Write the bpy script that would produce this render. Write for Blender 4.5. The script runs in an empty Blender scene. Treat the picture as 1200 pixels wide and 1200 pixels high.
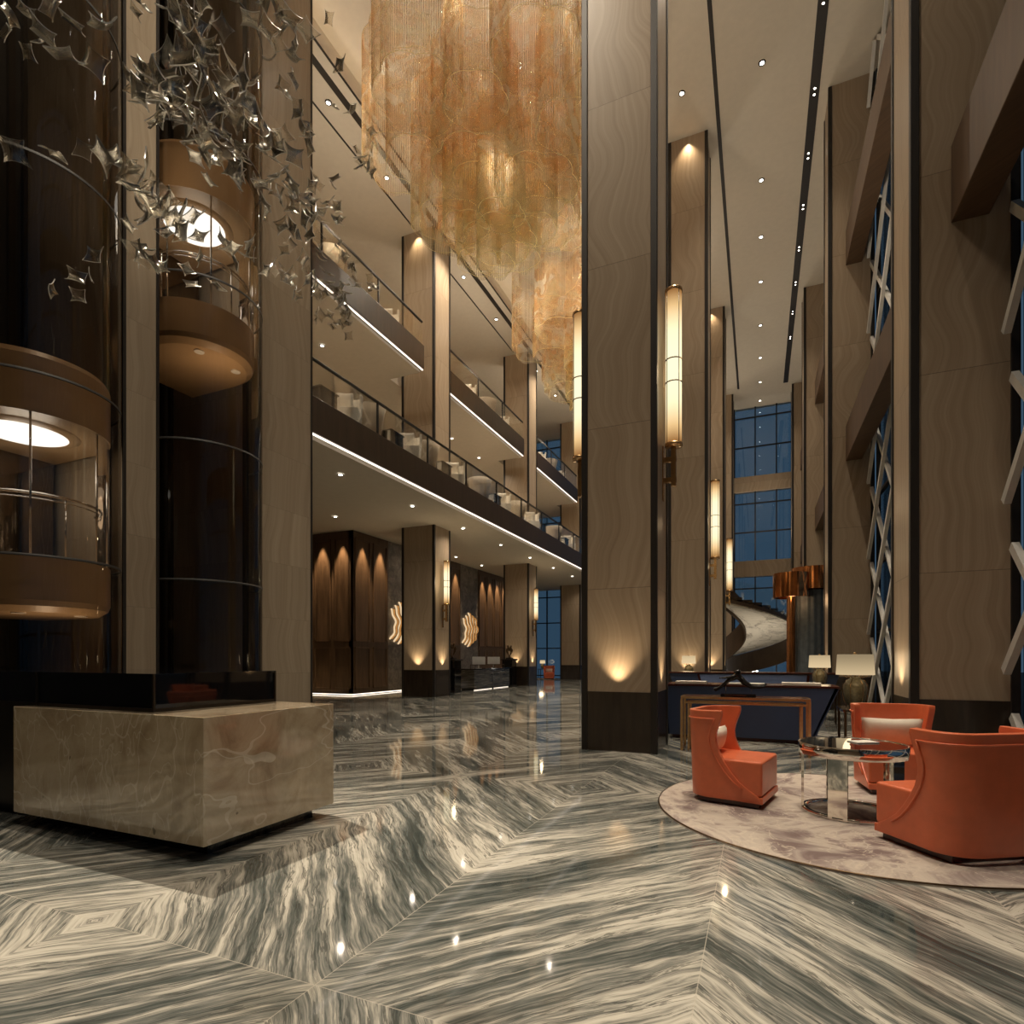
import bpy, bmesh, math, random
from mathutils import Vector, Matrix
random.seed(7)
C = bpy.context.scene
COL = C.collection
PI = math.pi
H = 1.35
YAW = math.radians(23.43)
CZ = 16.2            # main ceiling
GY = [8.11 + 8.73 * k for k in range(4)]

# ------------------------------------------------------------------ materials
def newmat(name):
    m = bpy.data.materials.new(name); m.use_nodes = True
    nt = m.node_tree; nt.nodes.clear()
    out = nt.nodes.new('ShaderNodeOutputMaterial')
    return m, nt, out

class NB:
    """tiny node builder"""
    def __init__(s, nt): s.nt = nt
    def n(s, t, **kw):
        nd = s.nt.nodes.new(t)
        for k, v in kw.items(): setattr(nd, k, v)
        return nd
    def put(s, sock, v):
        if isinstance(v, bpy.types.NodeSocket): s.nt.links.new(v, sock)
        elif v is not None:
            try: sock.default_value = v
            except Exception: sock.default_value = (v[0], v[1], v[2], 1.0)
    def m(s, op, a, b=None, c=None):
        nd = s.n('ShaderNodeMath', operation=op)
        s.put(nd.inputs[0], a)
        if b is not None: s.put(nd.inputs[1], b)
        if c is not None: s.put(nd.inputs[2], c)
        return nd.outputs[0]
    def pos(s):
        g = s.n('ShaderNodeNewGeometry'); x = s.n('ShaderNodeSeparateXYZ')
        s.nt.links.new(g.outputs['Position'], x.inputs[0]); return x.outputs
    def obj(s):
        g = s.n('ShaderNodeTexCoord'); x = s.n('ShaderNodeSeparateXYZ')
        s.nt.links.new(g.outputs['Object'], x.inputs[0]); return x.outputs
    def vec(s, x, y, z):
        c = s.n('ShaderNodeCombineXYZ')
        for i, v in enumerate((x, y, z)): s.put(c.inputs[i], v)
        return c.outputs[0]
    def noise(s, v, scale=1, detail=4, rough=.55, dist=0):
        nd = s.n('ShaderNodeTexNoise'); s.put(nd.inputs['Vector'], v)
        nd.inputs['Scale'].default_value = scale; nd.inputs['Detail'].default_value = detail
        nd.inputs['Roughness'].default_value = rough; nd.inputs['Distortion'].default_value = dist
        return nd.outputs['Fac']
    def ramp(s, f, stops):
        nd = s.n('ShaderNodeValToRGB'); s.put(nd.inputs[0], f)
        cr = nd.color_ramp
        while len(cr.elements) < len(stops): cr.elements.new(.5)
        for e, (p, c) in zip(cr.elements, stops):
            e.position = p; e.color = (c[0], c[1], c[2], 1)
        return nd.outputs[0]
    def mix(s, f, a, b, mode='MIX'):
        nd = s.n('ShaderNodeMix', data_type='RGBA', blend_type=mode)
        s.put(nd.inputs[0], f); s.put(nd.inputs[6], a); s.put(nd.inputs[7], b)
        return nd.outputs[2]
    def bsdf(s, out, color, rough=.5, metal=0, **kw):
        b = s.n('ShaderNodeBsdfPrincipled')
        s.put(b.inputs['Base Color'], color if isinstance(color, bpy.types.NodeSocket) else (*color, 1))
        s.put(b.inputs['Roughness'], rough); b.inputs['Metallic'].default_value = metal
        for k, v in kw.items(): s.put(b.inputs[k.replace('_', ' ')], v)
        s.nt.links.new(b.outputs[0], out.inputs[0]); return b

M = {}
def plain(name, color, rough=.5, metal=0, var=.08, scale=6, **kw):
    m, nt, out = newmat(name); s = NB(nt)
    g = s.n('ShaderNodeTexCoord')
    f = s.noise(g.outputs['Object'], scale, 5)
    c = s.ramp(f, [(.3, [x * (1 - var) for x in color]), (.7, [min(1, x * (1 + var)) for x in color])])
    s.bsdf(out, c, rough, metal, **kw); M[name] = m; return m
def emis(name, color, strength):
    m, nt, out = newmat(name); s = NB(nt)
    e = s.n('ShaderNodeEmission'); e.inputs[0].default_value = (*color, 1); e.inputs[1].default_value = strength
    nt.links.new(e.outputs[0], out.inputs[0]); M[name] = m; return m

plain('ceiling_paint', (.56, .50, .41), .7, var=.03)
plain('black_metal', (.018, .014, .011), .45, .15)
plain('dark_bronze', (.035, .026, .018), .32, .6)
plain('gold', (.62, .40, .20), .25, 1)
plain('copper', (.55, .22, .08), .16, 1, var=.2)
plain('chrome', (.80, .76, .70), .05, 1, var=.02)
plain('ring_wire', (.75, .66, .36), .4)
plain('matte_black', (.015, .013, .011), .6)
plain('curtain', (.075, .09, .10), .5, var=.3)
plain('leather', (.70, .16, .065), .36, var=.07, scale=9, Coat_Weight=.12)
plain('cream_fabric', (.84, .75, .62), .9)
plain('white_fabric', (.86, .80, .70), .9)
plain('tub_fabric', (.62, .52, .40), .9)
plain('navy', (.035, .055, .12), .35, var=.05)
plain('blue_panel', (.16, .22, .42), .5, var=.05)
plain('mahogany', (.05, .012, .008), .18)
plain('black_gloss', (.006, .006, .007), .04, Coat_Weight=.5)
plain('bronze_figure', (.012, .01, .009), .25, .3)
plain('aged_bronze', (.10, .06, .03), .3, .8)
plain('lattice_paint', (.62, .60, .56), .45)
plain('paper', (.8, .76, .68), .7)
plain('ceramic', (.20, .17, .10), .3, var=.4, scale=30)
plain('dark_interior', (.011, .009, .007), .35, var=.5, scale=3)
plain('screen_back', (.55, .55, .54), .35)
plain('pavement', (.03, .035, .04), .8)
plain('warm_panel', (.56, .37, .20), .35, var=.06, scale=2)
plain('mirror_panel', (.16, .12, .085), .06, .9)
emis('downlight', (1, .93, .8), 14)
emis('strip', (1, .86, .72), 2.2)
emis('cove', (1, .80, .56), 5.0)
emis('car_light', (1, .97, .93), 2.4)
emis('emblem_glow', (1, .72, .42), .9)

def stone_mat(name, dark, light, rough=.34, slab=2.35, amp=1.0):
    m, nt, out = newmat(name); s = NB(nt)
    x, y, z = s.pos()
    idx = s.m('FLOOR', s.m('DIVIDE', z, slab))
    bend = s.noise(s.vec(s.m('MULTIPLY', s.m('ADD', x, y), .5), s.m('MULTIPLY', idx, 3.7), s.m('MULTIPLY', z, .75)), 1, 1)
    u = s.m('ADD', s.m('ADD', x, s.m('MULTIPLY', y, .99)), s.m('MULTIPLY', bend, .95 * amp))
    v = s.vec(s.m('MULTIPLY', u, 13), s.m('MULTIPLY', idx, 5.3), s.m('MULTIPLY', z, .12))
    a = s.noise(v, 1, 3, .5)
    b = s.noise(s.vec(s.m('MULTIPLY', u, 48), idx, s.m('MULTIPLY', z, .25)), 1, 2, .5)
    f = s.m('ADD', s.m('MULTIPLY', a, .65), s.m('MULTIPLY', b, .35))
    c = s.ramp(f, [(.28, dark), (.5, [(p + q) / 2 for p, q in zip(dark, light)]), (.72, light)])
    # tone of each slab and the joints between them
    w = s.n('ShaderNodeTexWhiteNoise', noise_dimensions='1D'); s.put(w.inputs['W'], s.m('ADD', idx, .5))
    c = s.mix(s.m('MULTIPLY', w.outputs['Value'], .22), c, (*[q * .72 for q in dark], 1))
    fr = s.m('FRACT', s.m('DIVIDE', z, slab))
    j = s.m('LESS_THAN', fr, .0035)
    c = s.mix(s.m('MULTIPLY', j, .55), c, (.05, .04, .03, 1))
    s.bsdf(out, c, rough, Specular_IOR_Level=.3); M[name] = m
stone_mat('stone', (.30, .222, .148), (.47, .375, .27))
stone_mat('lift_stone', (.29, .225, .155), (.45, .37, .27), slab=1.05, amp=.6)

def floor_mat():
    m, nt, out = newmat('floor_marble'); s = NB(nt)
    x, y, z = s.pos()
    P, Q = 1.45, 3.92
    a = s.m('PINGPONG', s.m('ADD', x, 1.68 + 40 * P), P)
    b = s.m('PINGPONG', s.m('ADD', y, -1.83 + 20 * Q), Q)
    t = s.m('SUBTRACT', a, s.m('MULTIPLY', b, .92)); r = s.m('ADD', a, b)
    w1 = s.noise(s.vec(s.m('MULTIPLY', t, 1.1), s.m('MULTIPLY', r, .75), 0), 1, 3, .5)
    t2 = s.m('ADD', t, s.m('MULTIPLY', w1, .26))
    n1 = s.noise(s.vec(s.m('MULTIPLY', t2, 3.1), s.m('MULTIPLY', r, .3), 3.1), 1, 5, .6, .25)
    n2 = s.noise(s.vec(s.m('MULTIPLY', t2, 20), s.m('MULTIPLY', r, .9), 9.4), 1, 6, .68, .5)
    n3 = s.noise(s.vec(s.m('MULTIPLY', t2, 52), s.m('MULTIPLY', r, 3.0), 1.4), 1, 4, .6, .6)
    f = s.m('ADD', s.m('MULTIPLY', n1, .50), s.m('ADD', s.m('MULTIPLY', n2, .33), s.m('MULTIPLY', n3, .17)))
    c = s.ramp(f, [(.385, (.032, .041, .039)), (.445, (.092, .102, .094)), (.49, (.19, .19, .172)), (.515, (.30, .29, .252)),
                   (.555, (.49, .465, .40)), (.65, (.63, .595, .515))])
    vein = s.noise(s.vec(s.m('MULTIPLY', t2, 11), s.m('MULTIPLY', r, .6), 7.7), 1, 5, .6, .4)
    vl = s.m('LESS_THAN', s.m('ABSOLUTE', s.m('SUBTRACT', vein, .5)), .017)
    c = s.mix(s.m('MULTIPLY', vl, .6), c, (.045, .05, .046, 1))
    j = s.m('MAXIMUM', s.m('LESS_THAN', a, .0022), s.m('LESS_THAN', b, .0022))
    j = s.m('MAXIMUM', j, s.m('MAXIMUM', s.m('GREATER_THAN', a, P - .0022), s.m('GREATER_THAN', b, Q - .0022)))
    c = s.mix(s.m('MULTIPLY', j, .6), c, (.50, .46, .39, 1))
    s.bsdf(out, c, .055, Specular_IOR_Level=.5); M['floor_marble'] = m
floor_mat()

def block_mat():
    m, nt, out = newmat('cream_marble'); s = NB(nt)
    g = s.n('ShaderNodeTexCoord').outputs['Object']
    n = s.noise(g, 2.2, 8, .65, .6)
    c = s.ramp(n, [(.3, (.29, .205, .125)), (.45, (.48, .375, .25)), (.58, (.58, .475, .335)), (.7, (.41, .315, .205))])
    for sc, rot in ((1.3, .6), (2.1, -.7), (3.1, .3)):
        mp = s.n('ShaderNodeMapping'); s.put(mp.inputs[0], g); mp.inputs['Rotation'].default_value = (rot, rot * .8, rot * 1.3)
        mp.inputs['Scale'].default_value = (sc, sc * .25, sc * .5)
        v = s.noise(mp.outputs[0], 1.2, 3, .45, .15)
        line = s.m('LESS_THAN', s.m('ABSOLUTE', s.m('SUBTRACT', v, .5)), .004)
        c = s.mix(s.m('MULTIPLY', line, .42), c, (.82, .74, .60, 1))
    v2 = s.noise(g, 7, 2, .5)
    c = s.mix(s.m('MULTIPLY', s.m('GREATER_THAN', v2, .735), .7), c, (.10, .08, .05, 1))
    s.bsdf(out, c, .06, Specular_IOR_Level=.8, Coat_Weight=.6); M['cream_marble'] = m
block_mat()

def wood_mat(name, dark, light, rough=.4):
    m, nt, out = newmat(name); s = NB(nt)
    x, y, z = s.pos()
    n = s.noise(s.vec(s.m('MULTIPLY', s.m('ADD', x, y), 9), x, s.m('MULTIPLY', z, 1.1)), 1, 6, .65, .3)
    s.bsdf(out, s.ramp(n, [(.3, dark), (.7, light)]), rough); M[name] = m
wood_mat('wood_fascia', (.030, .018, .010), (.055, .034, .020), .35)
wood_mat('wood_beam', (.055, .030, .015), (.10, .056, .028), .5)
wood_mat('wood_panel', (.060, .034, .018), (.115, .068, .038), .4)
wood_mat('plinth_wood', (.022, .015, .010), (.042, .029, .019), .22)

def graystone():
    m, nt, out = newmat('grey_stone'); s = NB(nt)
    g = s.n('ShaderNodeNewGeometry').outputs['Position']
    n = s.noise(g, 3.2, 8, .7, .8)
    s.bsdf(out, s.ramp(n, [(.32, (.06, .05, .042)), (.5, (.16, .135, .11)), (.68, (.28, .24, .20))]), .3)
    M['grey_stone'] = m
graystone()
def deskstone():
    m, nt, out = newmat('desk_stone'); s = NB(nt)
    x, y, z = s.pos()
    n = s.noise(s.vec(s.m('MULTIPLY', y, 1.2), x, s.m('MULTIPLY', z, 14)), 1, 6, .65, .6)
    s.bsdf(out, s.ramp(n, [(.35, (.03, .028, .024)), (.55, (.09, .08, .065)), (.7, (.22, .2, .16))]), .15)
    M['desk_stone'] = m
deskstone()

def rug_mat():
    m, nt, out = newmat('rug'); s = NB(nt)
    g = s.n('ShaderNodeTexCoord').outputs['Object']
    n = s.noise(g, 1.5, 6, .6, 1.4)
    c = s.ramp(n, [(.36, (.19, .135, .125)), (.44, (.31, .25, .225)), (.50, (.46, .39, .33)), (.56, (.52, .45, .38)), (.64, (.33, .265, .24))])
    v = s.noise(g, 3.3, 3, .5, 1.8)
    line = s.m('LESS_THAN', s.m('ABSOLUTE', s.m('SUBTRACT', v, .52)), .014)
    c = s.mix(s.m('MULTIPLY', line, .55), c, (.60, .52, .42, 1))
    f = s.noise(g, 260, 2)
    bp = s.n('ShaderNodeBump'); bp.inputs['Strength'].default_value = .35; bp.inputs['Distance'].default_value = .004
    s.put(bp.inputs['Height'], f)
    b = s.bsdf(out, c, .95); nt.links.new(bp.outputs[0], b.inputs['Normal']); M['rug'] = m
rug_mat()

def clear_mat(name, tint, gloss=.08, rough=.02, gcol=(1, 1, 1), fres=1.45, k=.9):
    m, nt, out = newmat(name); s = NB(nt)
    t = s.n('ShaderNodeBsdfTransparent'); t.inputs[0].default_value = (*tint, 1)
    g = s.n('ShaderNodeBsdfGlossy'); g.inputs['Color'].default_value = (*gcol, 1); g.inputs['Roughness'].default_value = rough
    fr = s.n('ShaderNodeFresnel'); fr.inputs[0].default_value = fres
    f = s.m('ADD', s.m('MULTIPLY', fr.outputs[0], k), gloss)
    mx = s.n('ShaderNodeMixShader'); s.put(mx.inputs[0], s.m('MINIMUM', f, 1.0))
    nt.links.new(t.outputs[0], mx.inputs[1]); nt.links.new(g.outputs[0], mx.inputs[2])
    nt.links.new(mx.outputs[0], out.inputs[0]); M[name] = m
clear_mat('pane', (.80, .86, .90), .02)
clear_mat('rail_glass', (.95, .95, .93), .0, k=.3)
clear_mat('lift_glass', (.76, .70, .63), .01, k=.6)
clear_mat('car_glass', (.86, .86, .84), .02)
clear_mat('crystal', (.93, .91, .87), .06, .10, (1, .98, .93), 1.55)
plain('crystal_edge_glint', (.95, .92, .85), .2, .15, var=.01)  # white rim colour stands in for light caught by the polished edges

def rods_mat(name='rods'):
    m, nt, out = newmat(name); s = NB(nt)
    x, y, z = s.pos()
    w = s.noise(s.vec(s.m('MULTIPLY', x, .55), s.m('MULTIPLY', y, .55), s.m('MULTIPLY', z, .55)), 1, 3, .6)
    ph = s.m('ADD', z, s.m('MULTIPLY', w, 3.2))
    n = s.noise(s.vec(s.m('MULTIPLY', x, .35), s.m('MULTIPLY', y, .35), s.m('MULTIPLY', ph, 3.2)), 1, 5, .65, .3)
    c = s.ramp(n, [(.36, (.94, .86, .60)), (.43, (.90, .72, .40)), (.49, (.78, .42, .15)), (.525, (.88, .64, .34)), (.58, (.96, .91, .76))])
    low = s.n('ShaderNodeMapRange'); s.put(low.inputs[0], z); low.inputs[1].default_value = 13.4; low.inputs[2].default_value = 11.2
    c = s.mix(s.m('MULTIPLY', low.outputs[0], .7), c, (.80, .72, .38, 1))
    d = s.n('ShaderNodeBsdfDiffuse'); s.put(d.inputs[0], c)
    tl = s.n('ShaderNodeBsdfTranslucent'); s.put(tl.inputs[0], c)
    g = s.n('ShaderNodeBsdfGlossy'); g.inputs['Roughness'].default_value = .2
    m1 = s.n('ShaderNodeMixShader'); m1.inputs[0].default_value = .55
    nt.links.new(d.outputs[0], m1.inputs[1]); nt.links.new(tl.outputs[0], m1.inputs[2])
    m2 = s.n('ShaderNodeMixShader'); m2.inputs[0].default_value = .015
    nt.links.new(m1.outputs[0], m2.inputs[1]); nt.links.new(g.outputs[0], m2.inputs[2])
    t = s.n('ShaderNodeBsdfTransparent')
    m3 = s.n('ShaderNodeMixShader'); m3.inputs[0].default_value = .31
    nt.links.new(t.outputs[0], m3.inputs[1]); nt.links.new(m2.outputs[0], m3.inputs[2])
    nt.links.new(m3.outputs[0], out.inputs[0]); M[name] = m
rods_mat()

def sconce_mat():
    m, nt, out = newmat('sconce_shade'); s = NB(nt)
    o = s.obj()
    # a lamp: brightest round its middle, the tube inside stops short of both ends
    f = s.m('SUBTRACT', 1, s.m('POWER', s.m('ABSOLUTE', s.m('SUBTRACT', s.m('MULTIPLY', o[2], 2), 1)), 2.4))
    c = s.ramp(f, [(0, (.60, .27, .08)), (.45, (1, .66, .30)), (.85, (1, .86, .54))])
    e = s.n('ShaderNodeEmission'); s.put(e.inputs[0], c); s.put(e.inputs[1], s.m('ADD', .55, s.m('MULTIPLY', f, .85)))
    nt.links.new(e.outputs[0], out.inputs[0]); M['sconce_shade'] = m
sconce_mat()
def shade_mat():
    m, nt, out = newmat('lamp_shade'); s = NB(nt)
    e = s.n('ShaderNodeEmission'); o = s.obj(); e.inputs[0].default_value = (1, .76, .44, 1); s.put(e.inputs[1], s.m('MULTIPLY', .55, s.m('ADD', 1.0, s.m('MULTIPLY', .5, s.m('SINE', s.m('MULTIPLY', o[2], 5))))))
    nt.links.new(e.outputs[0], out.inputs[0]); M['lamp_shade'] = m
shade_mat()
def art_mat():
    m, nt, out = newmat('stair_paint'); s = NB(nt)
    g = s.n('ShaderNodeNewGeometry').outputs['Position']
    n = s.noise(g, 1.3, 8, .75, 1.0)
    c = s.ramp(n, [(.36, (.20, .17, .13)), (.44, (.42, .37, .30)), (.5, (.66, .60, .50)), (.8, (.72, .66, .55))])
    s.bsdf(out, c, .5); M['stair_paint'] = m
art_mat()

# ------------------------------------------------------------------ mesh helpers
class MB:
    def __init__(s): s.v = []; s.f = []; s.sm = []
    def add(s, vs, fs, smooth=False):
        o = len(s.v); s.v += [tuple(p) for p in vs]
        s.f += [tuple(i + o for i in f) for f in fs]; s.sm += [smooth] * len(fs); return s
    def box(s, x0, x1, y0, y1, z0, z1):
        vs = [(x, y, z) for z in (z0, z1) for x, y in ((x0, y0), (x1, y0), (x1, y1), (x0, y1))]
        return s.add(vs, [(3, 2, 1, 0), (4, 5, 6, 7), (0, 1, 5, 4), (1, 2, 6, 5), (2, 3, 7, 6), (3, 0, 4, 7)])
    def bar(s, a, b, w, h, up=(0, 0, 1)):
        a, b = Vector(a), Vector(b); d = (b - a).normalized(); up = Vector(up)
        if abs(d.dot(up)) > .99: up = Vector((1, 0, 0))
        r = d.cross(up).normalized(); u = r.cross(d)
        vs = [p + r * sx * w / 2 + u * sz * h / 2 for p in (a, b) for sx, sz in ((-1, -1), (1, -1), (1, 1), (-1, 1))]
        return s.add(vs, [(3, 2, 1, 0), (4, 5, 6, 7), (0, 1, 5, 4), (1, 2, 6, 5), (2, 3, 7, 6), (3, 0, 4, 7)])
    def tube(s, pts, r, n=8, closed=False):
        pts = [Vector(p) for p in pts]; k = len(pts); vs = []; fs = []
        for i, p in enumerate(pts):
            a = pts[(i - 1) % k] if (closed or i > 0) else p
            b = pts[(i + 1) % k] if (closed or i < k - 1) else p
            d = (b - a).normalized(); up = Vector((0, 0, 1)) if abs(d.z) < .95 else Vector((1, 0, 0))
            x = d.cross(up).normalized(); y = x.cross(d)
            rr = r[i] if isinstance(r, (list, tuple)) else r
            for j in range(n):
                t = 2 * PI * j / n; vs.append(p + x * rr * math.cos(t) + y * rr * math.sin(t))
        for i in range(k if closed else k - 1):
            for j in range(n):
                i2 = (i + 1) % k
                fs.append((i * n + j, i * n + (j + 1) % n, i2 * n + (j + 1) % n, i2 * n + j))
        if not closed:
            fs.append(tuple(range(n - 1, -1, -1))); fs.append(tuple((k - 1) * n + j for j in range(n)))
        return s.add(vs, fs, True)
    def lathe(s, prof, c=(0, 0, 0), n=32, a0=0, a1=2 * PI, smooth=True, sx=1, sy=1):
        full = abs(a1 - a0 - 2 * PI) < 1e-6; k = n if full else n + 1; vs = []; fs = []
        for r, z in prof:
            for j in range(k):
                t = a0 + (a1 - a0) * j / n
                vs.append((c[0] + r * math.cos(t) * sx, c[1] + r * math.sin(t) * sy, c[2] + z))
        for i in range(len(prof) - 1):
            for j in range(n):
                j2 = (j + 1) % k
                fs.append((i * k + j, i * k + j2, (i + 1) * k + j2, (i + 1) * k + j))
        return s.add(vs, fs, smooth)
    def disc(s, r, c, n=32, h=.01):
        return s.lathe([(.0001, 0), (r, 0), (r, h), (.0001, h)], c, n, smooth=False)
    def prism(s, poly, h0, h1, axis='z'):
        def P(a, b, h):
            return (a, b, h) if axis == 'z' else ((h, a, b) if axis == 'x' else (a, h, b))
        n = len(poly)
        vs = [P(a, b, h0) for a, b in poly] + [P(a, b, h1) for a, b in poly]
        fs = [tuple(range(n - 1, -1, -1)), tuple(range(n, 2 * n))] + [(i, (i + 1) % n, n + (i + 1) % n, n + i) for i in range(n)]
        return s.add(vs, fs)
    def build(s, name, mat, parent=None, bevel=0, subsurf=0, solid=0, loc=None, segs=2):
        me = bpy.data.meshes.new(name); me.from_pydata(s.v, [], s.f)
        me.polygons.foreach_set('use_smooth', s.sm); me.update()
        bm = bmesh.new(); bm.from_mesh(me); bmesh.ops.recalc_face_normals(bm, faces=bm.faces); bm.to_mesh(me); bm.free()
        me.materials.append(M[mat] if isinstance(mat, str) else mat)
        o = bpy.data.objects.new(name, me); COL.objects.link(o)
        if parent is not None: o.parent = parent
        if loc is not None: o.location = loc
        if solid:
            q = o.modifiers.new('s', 'SOLIDIFY'); q.thickness = solid; q.offset = 0
        if bevel:
            q = o.modifiers.new('b', 'BEVEL'); q.width = bevel; q.segments = segs; q.limit_method = 'ANGLE'
        if subsurf:
            q = o.modifiers.new('u', 'SUBSURF'); q.levels = q.render_levels = subsurf
        return o

def tag(o, label, cat, group=None, kind=None):
    o['label'] = label; o['category'] = cat
    if group: o['group'] = group
    if kind: o['kind'] = kind
    return o
def thing(name, label, cat, loc=(0, 0, 0), rz=0, group=None):
    o = bpy.data.objects.new(name, None); COL.objects.link(o); o.location = loc; o.rotation_euler = (0, 0, rz)
    o.empty_display_size = .1
    return tag(o, label, cat, group)
def struct(mb, name, mat, **kw):
    o = mb.build(name, mat, **kw); o['kind'] = 'structure'; return o
def dup(root, loc=None, rz=None, label=None, group=None, scale=None):
    def cp(o, par):
        c = o.copy(); COL.objects.link(c); c.parent = par
        for ch in kids.get(o.name, []): cp(ch, c)
        return c
    kids = {}
    def walk(o):
        kids[o.name] = list(o.children)
        for ch in o.children: walk(ch)
    walk(root)
    r = cp(root, None)
    if loc is not None: r.location = loc
    if rz is not None: r.rotation_euler = (0, 0, rz)
    if scale is not None: r.scale = scale
    if label: r['label'] = label
    if group: r['group'] = group
    return r
def light(kind, loc, energy, color=(1, .82, .6), to=None, **kw):
    l = bpy.data.lights.new(kind.lower() + '_light', kind); l.energy = energy; l.color = color
    for k, v in kw.items(): setattr(l, k, v)
    o = bpy.data.objects.new(kind.lower() + '_light', l); COL.objects.link(o); o.location = loc
    d = Vector(to) - Vector(loc) if to is not None else Vector((0, 0, -1))
    o.rotation_euler = d.to_track_quat('-Z', 'Y').to_euler()
    return o
def world(px, py, d):
    u = (px - 600) / 666.67 * d
    return Vector((u * math.cos(YAW) - d * math.sin(YAW), u * math.sin(YAW) + d * math.cos(YAW), H + (771 - py) / 666.67 * d))

# ------------------------------------------------------------------ the setting
struct(MB().box(-18, 2.9, -7, 36.9, -.2, 0), 'floor', 'floor_marble')
struct(MB().box(2.9, 40, -20, 70, -.3, -.05), 'pavement_outside', 'pavement')

# ceiling with three coffers over the atrium
COF = [(-1.5, 7.2), (8.6, 16.6), (18.1, 26.0), (27.5, 34.8)]
CX0, CX1 = -9.75, -3.2
mb = MB()
mb.box(-18, CX0, -7, 36.9, CZ, CZ + .25); mb.box(CX1, 3.2, -7, 36.9, CZ, CZ + .25)
ys = [-7] + [v for c in COF for v in c] + [36.9]
for i in range(0, len(ys), 2): mb.box(CX0, CX1, ys[i], ys[i + 1], CZ, CZ + .25)
mb.box(-10.6, -2.4, -3, 36.5, CZ + .85, CZ + 1.0)
for a, b in COF:                                   # upstand walls of each coffer
    mb.box(CX0 - .32, CX0 - .27, a - .3, b + .3, CZ + .2, CZ + .9); mb.box(CX1 + .27, CX1 + .32, a - .3, b + .3, CZ + .2, CZ + .9)
    mb.box(CX0 - .3, CX1 + .3, a - .32, a - .27, CZ + .2, CZ + .9); mb.box(CX0 - .3, CX1 + .3, b + .27, b + .32, CZ + .2, CZ + .9)
struct(mb, 'ceiling', 'ceiling_paint')
mb = MB()
for a, b in COF:
    mb.box(CX0 - .24, CX0 - .14, a, b, CZ + .26, CZ + .30); mb.box(CX1 + .14, CX1 + .24, a, b, CZ + .26, CZ + .30)
    mb.box(CX0, CX1, a - .24, a - .14, CZ + .26, CZ + .30); mb.box(CX0, CX1, b + .14, b + .24, CZ + .26, CZ + .30)
struct(mb, 'trim_cove_light', 'cove')
# dark slots in the ceiling
mb = MB(); z0, z1 = CZ - .012, CZ + .01
mb.box(-10.22, -10.05, 9.1, 36, z0, z1); mb.box(-9.80, -9.75, 9.1, 36, z0, z1); mb.box(-10.95, -10.90, 9.2, 16.7, z0, z1); mb.box(-10.95, -10.90, 18.1, 25.4, z0, z1)
for yy in (8.35, 17.25, 26.7): mb.box(-10.05, CX1, yy - .07, yy + .07, z0, z1)
mb.box(-1.07, -.97, 3, 33.8, z0, z1); mb.box(1.23, 1.46, 3, 34.0, z0, z1)
struct(mb, 'trim_ceiling_slot', 'black_metal')

# walls around
mb = MB(); mb.box(-18, 3, -7.2, -7, 0, CZ); struct(mb, 'wall_back', 'stone')
mb = MB(); mb.box(-18.2, -18, -7, 36.9, 0, CZ); struct(mb, 'wall_left', 'stone')

# end wall: bands and glazing
YE = 36.5
mb = MB()
mb.box(-18, 2.9, YE, YE + .4, 6.15, 7.1); mb.box(-18, 2.9, YE, YE + .4, 11.2, 12.1)
mb.box(-18, -14.1, YE, YE + .4, 0, CZ); mb.box(-11.9, -10.0, YE, YE + .3, 0, CZ)
struct(mb, 'wall_end', 'stone')
TR = [.15, 2.0, 3.72, 5.46, 8.8, 10.5, 13.85, 15.6]
def glazing(i, axis, c, lo, hi, verts, zs, z0=0, z1=CZ, w=.07):
    mb = MB()
    for v in verts:
        if axis == 'y': mb.box(v - w / 2, v + w / 2, c - .05, c + .05, z0, z1)
        else: mb.box(c - .05, c + .05, v - w / 2, v + w / 2, z0, z1)
    for z in zs:
        if axis == 'y': mb.box(lo, hi, c - .04, c + .04, z - w / 2, z + w / 2)
        else: mb.box(c - .04, c + .04, lo, hi, z - w / 2, z + w / 2)
    fr = struct(mb, 'window_%d' % i, 'black_metal')
    g = MB()
    if axis == 'y': g.box(lo, hi, c + .06, c + .07, z0, z1)
    else: g.box(c + .06, c + .07, lo, hi, z0, z1)
    g.build('pane', 'pane', fr)
glazing(1, 'y', YE + .1, -14.1, -11.9, [-14.05, -13.25, -11.95], TR)
glazing(2, 'y', YE + .1, -10.0, -1.32, [-10, -8.1, -6.97, -5.84, -4.71, -3.58, -2.45], TR)
glazing(3, 'y', YE + .1, -1.32, 2.8, [-1.32, -.18, .96, 2.1, 2.75], TR)
# right facade, one window per bay
bays = [(-7, -.62)] + [(g - 7.63, g) for g in GY] + [(35.4, 36.5)]
for i, (a, b) in enumerate(bays):
    n = max(1, round((b - a) / 1.9)); vs = [a + (b - a) * k / n for k in range(n + 1)]
    glazing(4 + i, 'x', 2.78, a, b, vs, TR)
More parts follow.
